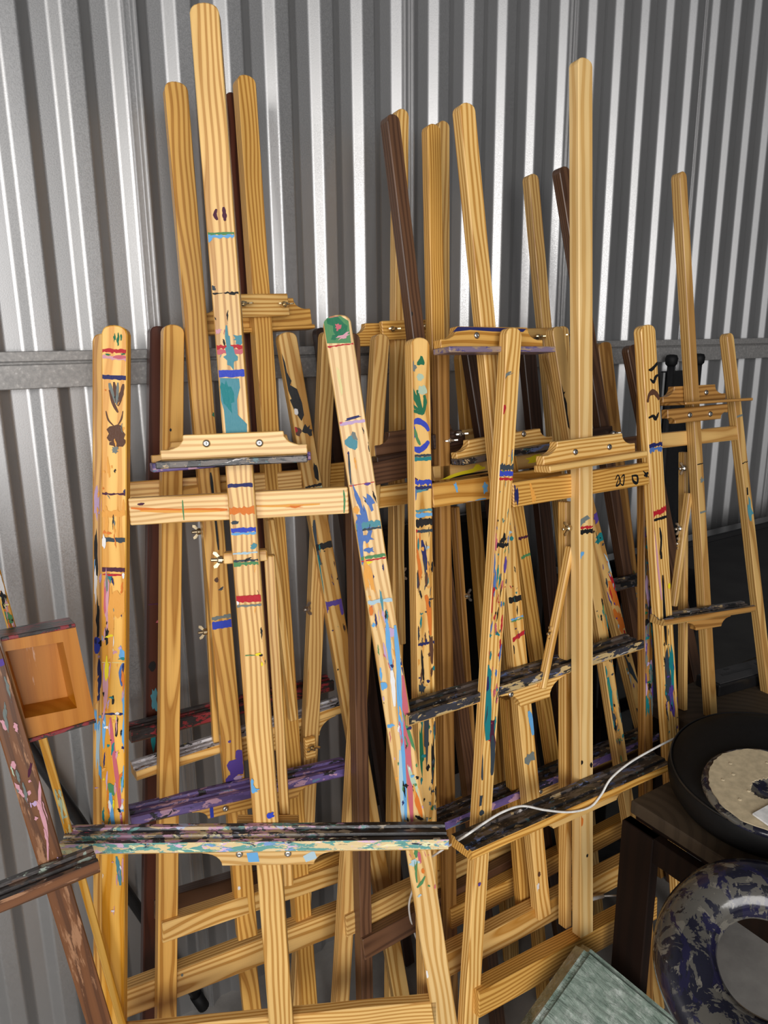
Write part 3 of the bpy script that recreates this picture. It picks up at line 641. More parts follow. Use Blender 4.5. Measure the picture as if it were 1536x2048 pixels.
# ---- E6: dark easel behind the tall right one
e = Easel('easel', 'dark brown easel half hidden behind the tallest right-hand mast', (1119, 340), phi=0, lean=.11, g=.235, rev=True, mats='walnut')
LT = ((1052, 690), (1092, 1100)); RT = ((1258, 690), (1380, 1300)); MT = ((1120, 331), (1268, 1260))
e.stick('leg', *LT, 38, seed=51, mat='walnut_dark')
e.stick('leg', *RT, 36, seed=52, mat='walnut', z0=.3)
e.stick('mast', *MT, 38, y=-.004, t=.026, seed=53, mat='walnut')
e.link_bar(1.33, e.xat(*LT, 1.33), e.xat(*RT, 1.33), .006, seed=54)
e.link_bar(.44, e.xat(*LT, .44), e.xat(*RT, .44), .0, seed=55)
e.hbar('clamp_plate', (1150, 876), (1226, 864), 26, y=-.020, t=.014, seed=56, mat='walnut_dark')
u, v = e.uv(1222, 866, -.02); e.screw(u, -.02, v, e.root, None, nut=True, mat='steel')
e.tray((1150, 1190), (1303, 1152), dep=.04, th=.02, y=-.006, mat='paint_black', lip='paint_black', under='walnut')

# ---- E7: leaf-painted left post, blue painted holder
e = Easel('easel', 'pine easel with green leaves and a blue ring painted on its left post', (835, 680), phi=-2, lean=.12, g=.43)
LT = ((834, 675), (850, 1620)); RT = ((1107, 653), (1250, 1590)); MT = ((926, 203), (1087, 1866))
e.stick('leg', *LT, 52, seed=61, t=.024, mat='pine', strokes=[
    ('b', 841, 723, 14, 18, 'G', .2, .4), ('b', 825, 735, 12, 22, 'A', 0, .4), ('b', 840, 754, 14, 14, 'F'),
    ('s', [(821, 770), (828, 790), (840, 815), (845, 830)], 9, 'G'), ('s', [(834, 780), (838, 800), (844, 825)], 7, 'G'), ('s', [(848, 790), (850, 805), (846, 828)], 7, 'G'), ('s', [(822, 800), (826, 812), (842, 822)], 6, 'G'), ('s', [(822, 822), (832, 823), (842, 828)], 6, 'G'), ('b', 845, 781, 18, 20, 'F'),
    ('s', [(823, 848), (835, 842), (850, 850), (857, 862)], 10, 'B'), ('s', [(824, 850), (827, 865), (822, 885)], 9, 'B'), ('s', [(823, 895), (838, 900), (850, 892), (857, 882)], 11, 'B'), ('s', [(829, 858), (833, 875), (840, 890)], 6, 'g'),
    ('band', 911, 5, 'd', .3), ('band', 918, 8, 'T', .2), ('s', [(821, 942), (826, 955), (835, 960)], 5, 'D'), ('band', 965, 10, 'B', .5), ('band', 976, 8, 'N', .4), ('b', 838, 982, 30, 7, 'Q', .1, .5), ('b', 830, 990, 5, 24, 'M'), ('band', 1021, 5, 'Q', .5), ('band', 1030, 8, 'L', .4), ('band', 1045, 16, 'K', .35), ('band', 1062, 6, 'd', .3), ('b', 822, 1063, 6, 8, 'R'),
    ('b', 829, 1085, 4, 40, 'O'), ('b', 850, 1095, 14, 8, 'S'), ('s', [(843, 1080), (848, 1110), (851, 1140)], 9, 'N'), ('b', 838, 1130, 7, 60, 'O', .1, .4), ('b', 826, 1160, 5, 30, 'd'), ('b', 852, 1160, 6, 30, 'H'),
    ('s', [(851, 1190), (857, 1220), (860, 1270)], 9, 'O'), ('s', [(827, 1190), (829, 1240), (828, 1280)], 6, 'A'), ('band', 1287, 6, 'N', .5), ('b', 832, 1268, 5, 26, 'd'), ('b', 862, 1300, 7, 60, 'H', 0, .4), ('s', [(842, 1300), (844, 1330), (846, 1360)], 4, 'K'), ('b', 843, 1375, 10, 24, 'd', 0, .5),
    ('b', 852, 1460, 10, 120, 'd', 0, .3), ('b', 842, 1500, 12, 90, 'G', 0, .4), ('b', 866, 1520, 8, 90, 'K', 0, .4)],
    rnd=[(1060, 1400, 60, 'NKOHTdo', .8), (1420, 1640, 35, 'dGKAT', 1.0)])
e.stick('leg', *RT, 38, seed=62, strokes=[('b', 1119, 795, 5, 60, 'K', 0, .4), ('b', 1126, 830, 8, 70, 'K', 0, .4), ('b', 1112, 792, 12, 4, 'K', .4), ('b', 1212, 1390, 12, 60, 'T', 0, .5), ('b', 1225, 1440, 12, 50, 'd', 0, .5)], rnd=[(1200, 1520, 40, 'KTdgo', .9)], mat='pine_tan')
e.stick('mast', *MT, 49, y=-.022, t=.024, seed=63, z0=.43, mat='pine', strokes=[
    ('band', 1198, 12, 'K', .25), ('band', 1240, 3, 'g', .7), ('band', 1236, 3, 'L', .8), ('band', 1272, 9, 'R', .3, .25), ('b', 1024, 1300, 4, 20, 'K'), ('b', 1018, 1065, 10, 10, 'S', .2, .5), ('b', 1023, 1077, 8, 10, 'T'),
    ('s', [(1057, 1422), (1062, 1440), (1066, 1470)], 8, 'L'), ('b', 1058, 1515, 26, 22, 'A', .1, .5), ('b', 1072, 1776, 12, 12, 'W', .6, .5), ('b', 1078, 1748, 5, 10, 'H'), ('b', 1070, 1870, 4, 5, 'H')],
    rnd=[(1050, 1330, 14, 'KNTR', .5)])
e.hbar('crossbar', (866, 992), (1110, 957), 48, y=.003, t=.02, seed=64, ext=(.0, .02), mat='pine_honey', strokes=[('b', 912, 975, 6, 20, 'L', .2, .5), ('s', [(905, 1015), (940, 1008), (972, 998)], 8, 'L'), ('b', 970, 975, 10, 20, 'L', 0, .4)])
e.link_bar(.425, e.xat(*LT, .425), e.xat(*RT, .425), -.010, .05, .034, seed=65)
e.holder((882, 696), (1086, 696), 44, y=-.042, t=.022, mat='pine_honey', screws=((953, 671),), ledge=(.002, .006, .010, .028, 'purple_grey'), strokes=[([(905, 664), (915, 654), (950, 652), (1000, 656), (1052, 658), (1046, 664), (985, 663), (940, 660)], 'N')])
e.tray((817, 1432), (1288, 1281), dep=.05, th=.020, y=-.024, mat='paint_black', lip='lip_dark', under='pine', bmat='pine', bracket=(985, 1118, .038, ((1021, 1383), (1083, 1359))))
e.stick('rear_leg', (1015, 1400), (1052, 1900), 34, y=.030, t=.022, top=False, seed=66, mat='pine_honey', z0=.40)

# ---- M7: easel behind E7, tall vertical mast
e = Easel('easel', 'pine easel whose upright mast rises just left of the blue-smeared holder', (862, 250), phi=0, lean=.12, g=.315)
LT = ((760, 668), (680, 2000)); RT = ((965, 685), (1060, 1700)); MT = ((862, 246), (893, 1800))
e.stick('leg', *LT, 41, seed=71, mat='pine_tan')
e.stick('leg', *RT, 36, seed=72, mat='pine_honey')
e.stick('mast', *MT, 41, y=-.018, t=.022, seed=73, z0=.3, mat='pine_honey', strokes=[('band', 1038, 5, 'D', .6), ('band', 1080, 5, 'D', .6), ('band', 1095, 8, 'v', .6), ('band', 1152, 8, 'Q', .4), ('b', 868, 1135, 12, 16, 'G', .5, .5), ('b', 872, 1240, 6, 30, 'g'), ('b', 873, 1300, 10, 40, 'Y', .1, .5), ('b', 877, 1330, 14, 24, 'L', .1, .6), ('b', 880, 1370, 10, 60, 'A', 0, .5), ('b', 893, 1480, 10, 60, 'T', .1, .5), ('b', 897, 1530, 10, 50, 'd', .1, .5)], rnd=[(1000, 1560, 45, 'DTQYLKA', .8)])
e.link_bar(1.31, e.xat(*LT, 1.31), e.xat(*RT, 1.31), .004, seed=74)
e.link_bar(.47, e.xat(*LT, .47), e.xat(*RT, .47), -.008, .045, .028, seed=75, mat='pine_tan')
e.holder((905, 890), (1035, 868), 26, y=.03, seed=76, mat='pine_tan')

# ---- M8
e = Easel('easel', 'rearmost middle pine easel, its mast a narrow edge behind the upright mast', (884, 246), phi=0, lean=.10, g=.13, mats='pine_tan')
LT = ((757, 684), (684, 1900)); RT = ((985, 700), (1040, 1700)); MT = ((883, 240), (884, 1000))
e.stick('leg', *LT, 34, seed=81); e.stick('leg', *RT, 34, seed=82)
e.stick('mast', *MT, 34, y=-.020, t=.022, seed=83, z0=.42)
e.link_bar(1.33, e.xat(*LT, 1.33), e.xat(*RT, 1.33), .004, seed=84); e.link_bar(.44, e.xat(*LT, .44), e.xat(*RT, .44), -.008, seed=85)

# ---- M12 reversed
e = Easel('easel', 'pine easel turned to the wall, mast crossed by the tall dark mast', (800, 222), phi=0, lean=.10, g=.20, rev=True, mats='pine_honey')
LT = ((655, 662), (627, 1300)); RT = ((922, 705), (962, 1200)); MT = ((800, 216), (796, 640))
e.stick('leg', *LT, 39, seed=91, mat='pine_tan'); e.stick('leg', *RT, 33, seed=92)
e.stick('mast', *MT, 37, y=-.002, t=.024, seed=93, mat='pine')
e.holder((705, 693), (890, 686), 46, y=.024, mat='pine_honey', seed=94)
e.hbar('clamp_plate', (765, 661), (862, 657), 38, y=-.015, t=.012, seed=95)
for p in ((781, 659), (848, 654)):
    u, v = e.uv(*p, -.015); e.screw(u, -.015, v, e.root, None, nut=True)
e.link_bar(1.34, e.xat(*LT, 1.34), e.xat(*RT, 1.34), .006, .042, seed=96, mat='pine_honey')
e.link_bar(.50, e.xat(*LT, .5), e.xat(*RT, .5), -.006, .042, seed=97, mat='pine_honey')
e.stick('rear_leg', (797, 985), (800, 1145), 20, y=-.018, t=.016, top=False, seed=98, z0=.95, mat='pine_tan')
e.side_bolt(799, 1150, -.01, 1, .010, 'steel')

# ---- M13 reversed
e = Easel('easel', 'slim pale easel, its mast right of the blue-smeared holder', (1060, 352), phi=0, lean=.11, g=.20, rev=True, mats='pine_tan')
LT = ((990, 692), (1012, 1500)); RT = ((1203, 684), (1290, 1430)); MT = ((1060, 346), (1087, 645))
e.stick('leg', *LT, 34, seed=101); e.stick('leg', *RT, 40, seed=102, mat='pine_brown', rnd=[(1150, 1430, 40, 'dGAKo', 1.1)])
e.stick('mast', *MT, 35, y=-.004, t=.024, seed=103, mat='pine_tan')
e.link_bar(1.33, e.xat(*LT, 1.33), e.xat(*RT, 1.33), .006, seed=104); e.link_bar(.44, e.xat(*LT, .44), e.xat(*RT, .44), -.006, seed=105)
e.hbar('clamp_plate', (1040, 667), (1136, 664), 20, y=-.018, t=.012, seed=106)
for p in ((1072, 674), (1130, 671)):
    u, v = e.uv(*p, -.018); e.screw(u, -.018, v, e.root, None, nut=True)
e.stick('clamp_plate', (1121, 652), (1127, 748), 34, y=-.036, t=.014, seed=108, z0=1.50)

# ---- E8: low mast, yellow painted ledge
e = Easel('easel', 'pine easel with a low mast, a yellow-streaked crossbar and an orange-painted right post', (1008, 880), phi=0, lean=.12, g=.375)
LT = ((880, 690), (893, 1500)); RT = ((1096, 700), (1280, 1440)); MT = ((1001, 812), (1105, 1530))
e.stick('leg', *LT, 36, seed=111, mat='pine_brown'); 
e.stick('leg', *RT, 37, seed=112, mat='pine_tan', strokes=[('b', 1200, 1075, 22, 16, 'T', .2, .4), ('b', 1192, 1035, 14, 20, 'V', .2, .5), ('b', 1228, 1190, 12, 70, 'O', .15, .4), ('b', 1240, 1165, 6, 70, 'R', .2, .4), ('b', 1240, 1240, 14, 60, 'O', .15, .5), ('b', 1222, 1130, 8, 50, 'S', .2, .5), ('b', 1262, 1340, 8, 80, 'd', .2, .4)], rnd=[(1000, 1430, 40, 'TVORSdK', 1.0)])
e.stick('mast', *MT, 37, y=-.020, t=.022, seed=113, z0=.43, mat='pine_honey', strokes=[('band', 1075, 5, 'D', .5), ('band', 1112, 6, 'g', .5)])
e.hbar('crossbar', (868, 948), (1130, 914), 30, y=.0, t=.022, seed=114, ext=(.0, .06), mat='pine_tan', strokes=[('s', [(872, 966), (900, 955), (935, 944), (970, 935)], 7, 'Y'), ('b', 955, 935, 16, 10, 'Y'), ('s', [(900, 958), (930, 950), (980, 942)], 3, 'K'), ('b', 1070, 918, 40, 10, 'Y', .1, .5)])
e.holder((914, 918), (1106, 884), 34, y=-.040, mat='pine', screws=((1047, 868),), ledge=(.002, .002, .012, .02, 'paint_black'))
e.tray((866, 1655), (1318, 1466), dep=.046, th=.02, y=-.022, mat='paint_black', lip='paint_purple', under='pine_honey', bracket=(1020, 1180, .03, ((1080, 1575),)))
e.link_bar(.43, e.xat(*LT, .43), e.xat(*RT, .43), -.008, .045, .03, seed=115, mat='pine_honey')

# ---- E10: front right easel
e = Easel('easel', 'front right pine easel whose slanting tray carries the white cable', (1021, 660), phi=0, lean=.12, g=.545)
LT = ((1022, 655), (936, 2040)); RT = ((1288, 649), (1338, 1450)); MT = ((1161, 112), (1165, 1870))
e.stick('leg', *LT, 47, seed=121, t=.022, mat='pine', strokes=[
    ('b', 1003, 819, 9, 20, 'R', -.2, .2), ('b', 1015, 750, 20, 6, 'A', .5, .7), ('band', 936, 14, 'd', .5), ('band', 947, 10, 'B', .3), ('band', 958, 5, 'R', .6),
    ('s', [(981, 995), (984, 1015), (983, 1040)], 7, 'M'), ('b', 1008, 1075, 5, 20, 'K'), ('band', 1090, 9, 'K', .5), ('b', 1005, 1080, 16, 7, 'K', .4, .4), ('b', 980, 1085, 7, 30, 'P', 0, .5), ('b', 1010, 1130, 5, 30, 'V'), ('b', 985, 1125, 5, 60, 'M', 0, .4),
    ('s', [(974, 1150), (971, 1240), (968, 1330)], 10, 'T'), ('b', 989, 1165, 5, 50, 'M'), ('b', 980, 1200, 5, 50, 'R', 0, .4), ('b', 973, 1350, 16, 30, 'T', 0, .3), ('s', [(974, 1330), (974, 1400), (975, 1480)], 16, 'T'), ('b', 968, 1370, 12, 30, 'N', .2, .4), ('b', 985, 1470, 10, 60, 'D', .1, .4), ('s', [(984, 1470), (985, 1510), (983, 1550)], 9, 'd'), ('s', [(963, 1470), (962, 1520), (964, 1560)], 6, 'd'), ('b', 960, 1600, 10, 26, 'd', .2, .5), ('b', 962, 1625, 10, 10, 'd'), ('b', 958, 1768, 5, 8, 'V')],
    rnd=[(860, 1130, 18, 'KTMg', .5), (1130, 1480, 50, 'MTRKPd', .8)])
e.stick('leg', *RT, 46, seed=122, t=.020, mat='pine', strokes=[
    ('s', [(1297, 740), (1303, 739), (1309, 733), (1316, 724)], 5, 'K'), ('s', [(1300, 758), (1307, 764), (1311, 754), (1316, 750)], 5, 'K'), ('s', [(1295, 805), (1298, 790), (1307, 784), (1315, 792), (1317, 800)], 7, 'H'), ('s', [(1297, 836), (1306, 832), (1311, 838), (1317, 825)], 5, 'K'),
    ('band', 890, 8, 'N', .4), ('band', 899, 8, 'M', .8), ('band', 1023, 12, 'R', .4, .15), ('band', 1037, 6, 'K', .3), ('s', [(1319, 1055), (1322, 1080), (1320, 1110)], 4, 'K'), ('b', 1322, 1110, 4, 20, 'K'), ('s', [(1308, 1060), (1315, 1130), (1323, 1200)], 4, 'p'), ('s', [(1325, 1150), (1328, 1220), (1332, 1290)], 5, 'K'), ('b', 1338, 1172, 5, 11, 'Y'), ('b', 1336, 1360, 14, 110, 'd', 0, .3), ('b', 1343, 1400, 8, 70, 'V', 0, .4), ('b', 1343, 1330, 8, 80, 'T', 0, .4)],
    rnd=[(1240, 1470, 35, 'KdTVH', .8)])
e.stick('mast', *MT, 50, y=-.020, t=.024, seed=123, z0=.43, mat='pine_clear', arc=.010, strokes=[('b', 1165, 1043, 22, 14, 'A', .2, .6), ('band', 1063, 9, 'K', .3), ('band', 1055, 5, 'R', .6), ('b', 1161, 1110, 10, 10, 'L', .5, .6), ('b', 1163, 1525, 6, 8, 'K'), ('b', 1182, 1530, 5, 10, 'K'), ('b', 1163, 1640, 6, 20, 'O', 0, .5), ('b', 1174, 1711, 4, 6, 'K')])
e.hbar('crossbar', (1030, 990), (1298, 947), 50, y=.001, t=.02, seed=124, mat='pine_honey', ext=(.004, .0), strokes=[
    ('s', [(1060, 966), (1064, 985), (1066, 1005)], 5, 'o'), ('b', 1068, 995, 7, 24, 'o', 0, .6), ('s', [(1230, 960), (1236, 950), (1240, 965), (1232, 972), (1238, 955)], 2.5, 'K'), ('s', [(1242, 955), (1248, 950), (1246, 970), (1240, 966)], 2.5, 'K'), ('s', [(1263, 952), (1274, 952), (1274, 966), (1266, 962), (1264, 950)], 4, 'K'), ('b', 1292, 949, 8, 8, 'K', 0, .6), ('s', [(1286, 942), (1298, 954)], 2, 'K'), ('b', 1031, 990, 8, 34, 'N', 0, .6)])
e.hbar('crossbar', (958, 2012), (1228, 1864), 52, y=-.014, t=.036, seed=125, ext=(.0, .14), mat='pine_honey')
e.holder((1088, 931), (1271, 903), 44, y=-.040, t=.02, mat='pine', screws=((1150, 904), (1218, 894)), ledge=(.006, .010, .012, .020, 'pine'))
e.tray((944, 1703), (1348, 1524), dep=.056, th=.018, y=-.023, mat='paint_black', lip='pine_honey', under='pine_honey', bmat='pine_tan', bracket=(1080, 1240, .016, ()))
e.stick('rear_leg', (1130, 1005), (1130, 1870), 30, y=.026, t=.022, top=False, seed=126, z0=.42, mat='pine')
e.stick('brace', (1152, 1040), (1107, 1262), 20, y=.002, t=.016, top=False, seed=127, z0=.96, mat='pine', z1=1.22)
e.side_bolt(1142, 1055, .0, -1, .022, 'brass'); e.side_bolt(1112, 1263, .01, -1, .022, 'brass')
e10 = e

# ---- E11: far right easel
e = Easel('easel', 'far right pine easel standing apart, with two small tan holder boards on its mast', (1453, 672), phi=-6, lean=.11, g=.37, mats='pine_tan')
LT = ((1288, 690), (1290, 1300)); RT = ((1452, 666), (1513, 1200)); MT = ((1357, 341), (1415, 1330))
e.stick('leg', *LT, 34, seed=131, mat='pine_brown', rnd=[(960, 1420, 90, 'VAGTdvKA', 1.5)])
e.stick('leg', *RT, 31, seed=132, strokes=[('band', 832, 4, 'A', .4), ('band', 925, 2, 'K', .7), ('s', [(1494, 975), (1495, 990)], 3, 'K'), ('b', 1500, 1020, 10, 40, 'Q', .1, .5)])
e.stick('mast', *MT, 34, y=-.020, t=.024, seed=133, z0=.42, strokes=[('band', 1024, 4, 'A', .2), ('b', 1403, 960, 8, 10, 'A', 0, .6), ('band', 928, 2, 'K', .5)])
e.hbar('crossbar', (1328, 881), (1472, 866), 30, y=.002, t=.018, seed=134, ext=(.03, .01))
e.link_bar(.45, e.xat(*LT, .45), e.xat(*RT, .45), -.01, .045, .03, seed=135)
e.holder((1326, 806), (1452, 798), 32, y=.006, mat='pine_brown', ledge=(0, .012, .006, .06, 'pine_brown'), screws=((1412, 785),))
e.holder((1336, 849), (1456, 836), 30, y=-.038, flip=True, mat='pine_brown', screws=((1379, 830), (1420, 828)), concave=.012)
e.tray((1330, 1240), (1512, 1212), dep=.04, th=.014, y=-.022, mat='paint_black', lip='pine_brown', bmat='pine_brown', bracket=(1380, 1468, .024, ()))
e.stick('rear_leg', (1367, 905), (1366, 1200), 20, y=.03, t=.02, top=False, seed=136, z0=.75)
e.stick('brace', (1385, 925), (1362, 1095), 18, y=.0, t=.016, top=False, seed=137, z0=1.02, z1=1.27)
for p in ((1372, 936), (1364, 1056), (1366, 1085)): e.side_bolt(*p, .012, -1, .02, 'steel')

# ------------------------------------------------------------------ shell
def corrugated():
    x, P = -3.1, []
    s0, h, fw, fl = .293, .0135, .019, .031
    n0 = int((x-s0)/.1)-1; pts = []
    for n in range(n0, 66):
        c = s0+.1*n
        pts += [(c-fw/2, 0), (c+fw/2, -h), (c+fw/2+fl, -h), (c+fw/2+fl+fw, 0)]
    out = []
    for i in range(1, len(pts)-1):
        a, b, c = Vector(pts[i-1]), Vector(pts[i]), Vector(pts[i+1]); r = .0035
        p, q = b+(a-b).normalized()*r, b+(c-b).normalized()*r
        for k in range(5):
            t = k/4; out.append((1-t)**2*p+2*t*(1-t)*b+t*t*q)
    # narrow lap lines where two sheets meet
    bm = bmesh.new(); lo = [bm.verts.new((v.x, v.y, -.02)) for v in out]; hi = [bm.verts.new((v.x, v.y, 3.6)) for v in out]
    for i in range(len(out)-1): bm.faces.new((lo[i], lo[i+1], hi[i+1], hi[i]))
    for n in (-4.75, 1.25, 7.27, 12.3, 17.6, 23.3):
        xx = s0+.1*n; yy = -h if (n % 1) < .5 else 0
        box(bm, xx-.010, xx-.0085, yy-.0045, yy+.002, -.02, 3.6); box(bm, xx+.002, xx+.0035, yy-.003, yy+.002, -.02, 3.6)
        box(bm, xx+.010, xx+.0122, yy-.0055, yy+.002, -.02, 3.6)
    # back skin so that the sheet has thickness
    box(bm, -3.0, 6.6, .003, .010, -.02, 3.6)
    return bm
tag(link('wall_back', corrugated(), 'steel_sheet'), kind='structure')
zt = 1.61-.0234
bm = bmesh.new()
prism(bm, [(-3, zt-.018), (6.6, zt-.018), (6.6, zt), (-3, zt)], -.030, -.0135, .0012)
prism(bm, [(-3, zt-.024), (6.6, zt-.024), (6.6, zt-.017), (-3, zt-.017)], -.020, -.0135)
prism(bm, [(-3, zt-.066), (6.6, zt-.066), (6.6, zt-.023), (-3, zt-.023)], -.034, -.0135, .0015)
tag(link('trim_1', bm, 'girt'), kind='structure')
bm = bmesh.new(); box(bm, -3.1, 6.6, -5.5, .02, -.06, 0); tag(link('floor', bm, 'concrete'), kind='structure')

# ------------------------------------------------------------------ painted box easel, left edge
e = Easel('box_easel', 'brown paint-smeared box easel at the left edge with an open wooden drawer', (100, 1700), phi=0, lean=.14, g=.335, mats='old_brown')
e.stick('leg', (-50, 1220), (199, 2048), 58, y=-.050, top=False, t=.018, seed=141, z1=1.36, strokes=[('b', 6, 1323, 26, 14, 'V', .3, .3), ('b', 8, 1450, 12, 22, 'p', .3, .5), ('b', 27, 1530, 10, 16, 'p'), ('b', 58, 1585, 8, 10, 'p'), ('b', 37, 1580, 14, 30, 'p', .3, .5), ('s', [(80, 1560), (80, 1610), (92, 1660)], 7, 'p'), ('s', [(76, 1600), (92, 1650), (96, 1720)], 5, 'p'), ('b', 60, 1540, 6, 30, 'D', -.4, .4)], rnd=[(1350, 1760, 22, 'ppvFA', .9)])
e.stick('leg', (-12, 1130), (122, 1610), 20, top=False, t=.02, y=.05, mat='pine_amber', seed=142, z1=1.36, z0=.28, rnd=[(1150, 1300, 60, 'WKyOpg', 1.0), (1550, 1700, 20, 'yyF', 1.0)])
e.tray((-40, 1817), (197, 1722), dep=.045, th=.020, y=-.052, mat='paint_brown', lip='old_brown', under='old_brown')
# extend of the tray beyond the frame is not needed; drawer box
def drawer():
    yf, yb = -.030, .022
    TL, TR, BR, BL = [Vector(e.uv(*p, yf)) for p in ((2, 1281), (151, 1252), (191, 1441), (52, 1483))]
    iTL, iTR, iBR, iBL = [Vector(e.uv(*p, yf)) for p in ((10, 1303), (126, 1284), (154, 1416), (50, 1437))]
    bTL, bTR, bBR, bBL = [a+(b-a)*.06 for a, b in ((iTL, iBR), (iTR, iBL), (iBR, iTL), (iBL, iTR))]
    bm = bmesh.new()
    V3 = lambda v, y: bm.verts.new((v.x, y, v.y))
    o = [V3(v, yf) for v in (BL, BR, TR, TL)]; i = [V3(v, yf) for v in (iBL, iBR, iTR, iTL)]; b = [V3(v, yb-.006) for v in (bBL, bBR, bTR, bTL)]; k = [V3(v, yb) for v in (BL, BR, TR, TL)]
    for n in range(4):
        m = (n+1) % 4
        bm.faces.new((o[n], o[m], i[m], i[n])); bm.faces.new((i[n], i[m], b[m], b[n])); bm.faces.new((o[m], o[n], k[n], k[m]))
    bm.faces.new(b); bm.faces.new(k[::-1])
    d = link('drawer', bm, ['drawer_wood'], e.root)
    for (pts, w) in ((((2, 1279), (151, 1251)), .006), (((52, 1484), (192, 1442)), .006)):
        bmr = bmesh.new()
        A, B = Vector(e.uv(*pts[0], yf-.003)), Vector(e.uv(*pts[1], yf-.003)); dd = (B-A).normalized(); nn = Vector((-dd.y, dd.x))*w/2
        prism(bmr, [tuple(A-nn), tuple(B-nn), tuple(B+nn), tuple(A+nn)], yf-.003, yb, .0008)
        link('drawer_edging', bmr, 'paint_red', d)
drawer()

# ------------------------------------------------------------------ black pole
A = on_y(98, 1552, -.034); B = on_y(407, 2013, -.034)
bm = bmesh.new(); tube(bm, [A+(A-B)*.6, A, B+(A-B)*.05], .012, 14); 
o = bpy.data.objects.new('metal_pole', None); C.objects.link(o); tag(o, 'black metal pole lying aslant against the steel wall behind the left easels', 'pole'); o.location = B
p_ = link('pole_tube', bm, 'black_plastic', o, Matrix.Translation(-B), True)
bm = bmesh.new(); tube(bm, [B+(A-B)*.06, B+(A-B)*.01, B], .0145, 14); link('rubber_tip', bm, 'black_rubber', o, Matrix.Translation(-B), True)

# ------------------------------------------------------------------ cables
def ztray(px, py): 
    u, v = e10.uv(px, py, -.083); return e10.M @ Vector((u, -.083, v))
pts = [on_y(826, 1778, -.47), on_y(845, 1728, -.50), on_y(872, 1708, -.55), on_y(900, 1690, -.58), ztray(930, 1672), ztray(965, 1648), ztray(1005, 1624), ztray(1045, 1612), ztray(1090, 1620), ztray(1140, 1624), ztray(1180, 1614), ztray(1202, 1590), ztray(1222, 1557), ztray(1260, 1525), ztray(1312, 1495), ztray(1350, 1476)]

low = [on_y(840, 1895, -.45), on_y(824, 1850, -.455), on_y(818, 1812, -.46)]
bm = bmesh.new(); tube(bm, smooth_path(low+pts, 8), .0021, 8)
tag(link('cable', bm, 'white_cable', None, None, True), 'long white cable draped over the front right easel tray and running down between the posts', 'cable')
a, b = on_y(1186, 1793, -.60), on_y(1206, 1792, -.60); c = on_y(1240, 1791, -.60)
o = bpy.data.objects.new('charger_plug', None); C.objects.link(o); o.location = a; tag(o, 'short white plug end sticking out behind the front right easel mast, beside the dark table', 'plug')
bm = bmesh.new(); tube(bm, [a-Vector((.02, 0, 0)), b], .0042, 12); link('plug_body', bm, 'white_cable', o, Matrix.Translation(-a), True)
bm = bmesh.new(); tube(bm, [b, c], .0018, 8); link('plug_lead', bm, 'white_cable', o, Matrix.Translation(-a), True)

# ------------------------------------------------------------------ table with the black basin
ZT = .74
c0 = on_z(1261, 1600, ZT)                      # back left corner of the top
tb = bpy.data.objects.new('table', None); C.objects.link(tb); tb.location = (c0.x, c0.y, 0); tag(tb, 'dark brown wooden table with chipped apron in the lower right corner, under the black basin', 'table')
W_, D_ = 1.1, .62
bm = bmesh.new(); box(bm, 0, W_, -D_, 0, ZT-.028, ZT, .003); link('table_top', bm, ['table_top_wood'], tb)
bm = bmesh.new(); box(bm, .008, W_-.01, -D_+.01, -.008, ZT-.040, ZT-.029, .002); link('edge_moulding', bm, ['table_dark_wood'], tb)
for nm, q in (('apron', (-.010, .012, -D_+.03, .006)), ('apron', (.045, W_-.03, -.04, -.02))):
    bm = bmesh.new(); box(bm, *q, ZT-.092, ZT-.041, .0015); link(nm, bm, ['table_dark_wood'], tb)
for (x, y) in ((-.014, -.066), (W_-.07, -.085), (-.014, -D_+.02), (W_-.07, -D_+.02)):
    bm = bmesh.new(); box(bm, x, x+.024, y, y+.072, 0, ZT-.041, .002); link('leg', bm, ['table_dark_wood'], tb)
# second table surface behind
c1 = on_z(1366, 1404, ZT)
t2 = bpy.data.objects.new('table', None); C.objects.link(t2); t2.location = (1.40, c0.y+.005, 0); tag(t2, 'grey-brown side table behind the black basin, carrying the flat black case', 'table')
bm = bmesh.new(); box(bm, 0, 1.0, 0, .235, ZT-.03, ZT, .003); link('table_top', bm, ['table_top_wood'], t2)
for (x, y) in ((.02, .02), (.94, .02), (.02, .20), (.94, .20)):
    bm = bmesh.new(); box(bm, x, x+.04, y, y+.04, 0, ZT-.03, .002); link('leg', bm, ['table_dark_wood'], t2)
# flat black case
P = [on_z(*p, ZT+.032) for p in ((1392, 1347), (1440, 1366))]
ux = (on_z(1536, 1309, ZT+.032)-P[0]).normalized(); vy = Vector((-ux.y, ux.x, 0)); dep = (P[1]-P[0]).length*1.0
dep = abs((P[1]-P[0]).dot(vy)); Mc = Matrix(((ux.x, vy.x, 0, P[0].x), (ux.y, vy.y, 0, P[0].y), (0, 0, 1, ZT), (0, 0, 0, 1)))
cs = bpy.data.objects.new('plastic_case', None); C.objects.link(cs); cs.matrix_world = Mc; tag(cs, 'flat black plastic case with slotted grey lid behind the black basin', 'case')
bm = bmesh.new(); box(bm, 0, .34, -dep-.01, 0, 0, .030, .003); link('case_body', bm, 'black_plastic', cs)
bm = bmesh.new(); box(bm, .008, .332, -dep-.004, -.006, .030, .0325, .001); lid = link('case_lid', bm, 'grey_plastic', cs)
bm = bmesh.new()
for (x0, x1, y0, y1) in ((.05, .15, -dep*.62, -dep*.5), (.18, .33, -dep*.7, -dep*.35), (.03, .045, -dep*.3, -dep*.2), (.08, .095, -dep*.3, -dep*.2), (.20, .215, -dep*.2, -dep*.1)): box(bm, x0, x1, y0, y1, .0322, .0332)
link('lid_slots', bm, 'black_plastic', lid)

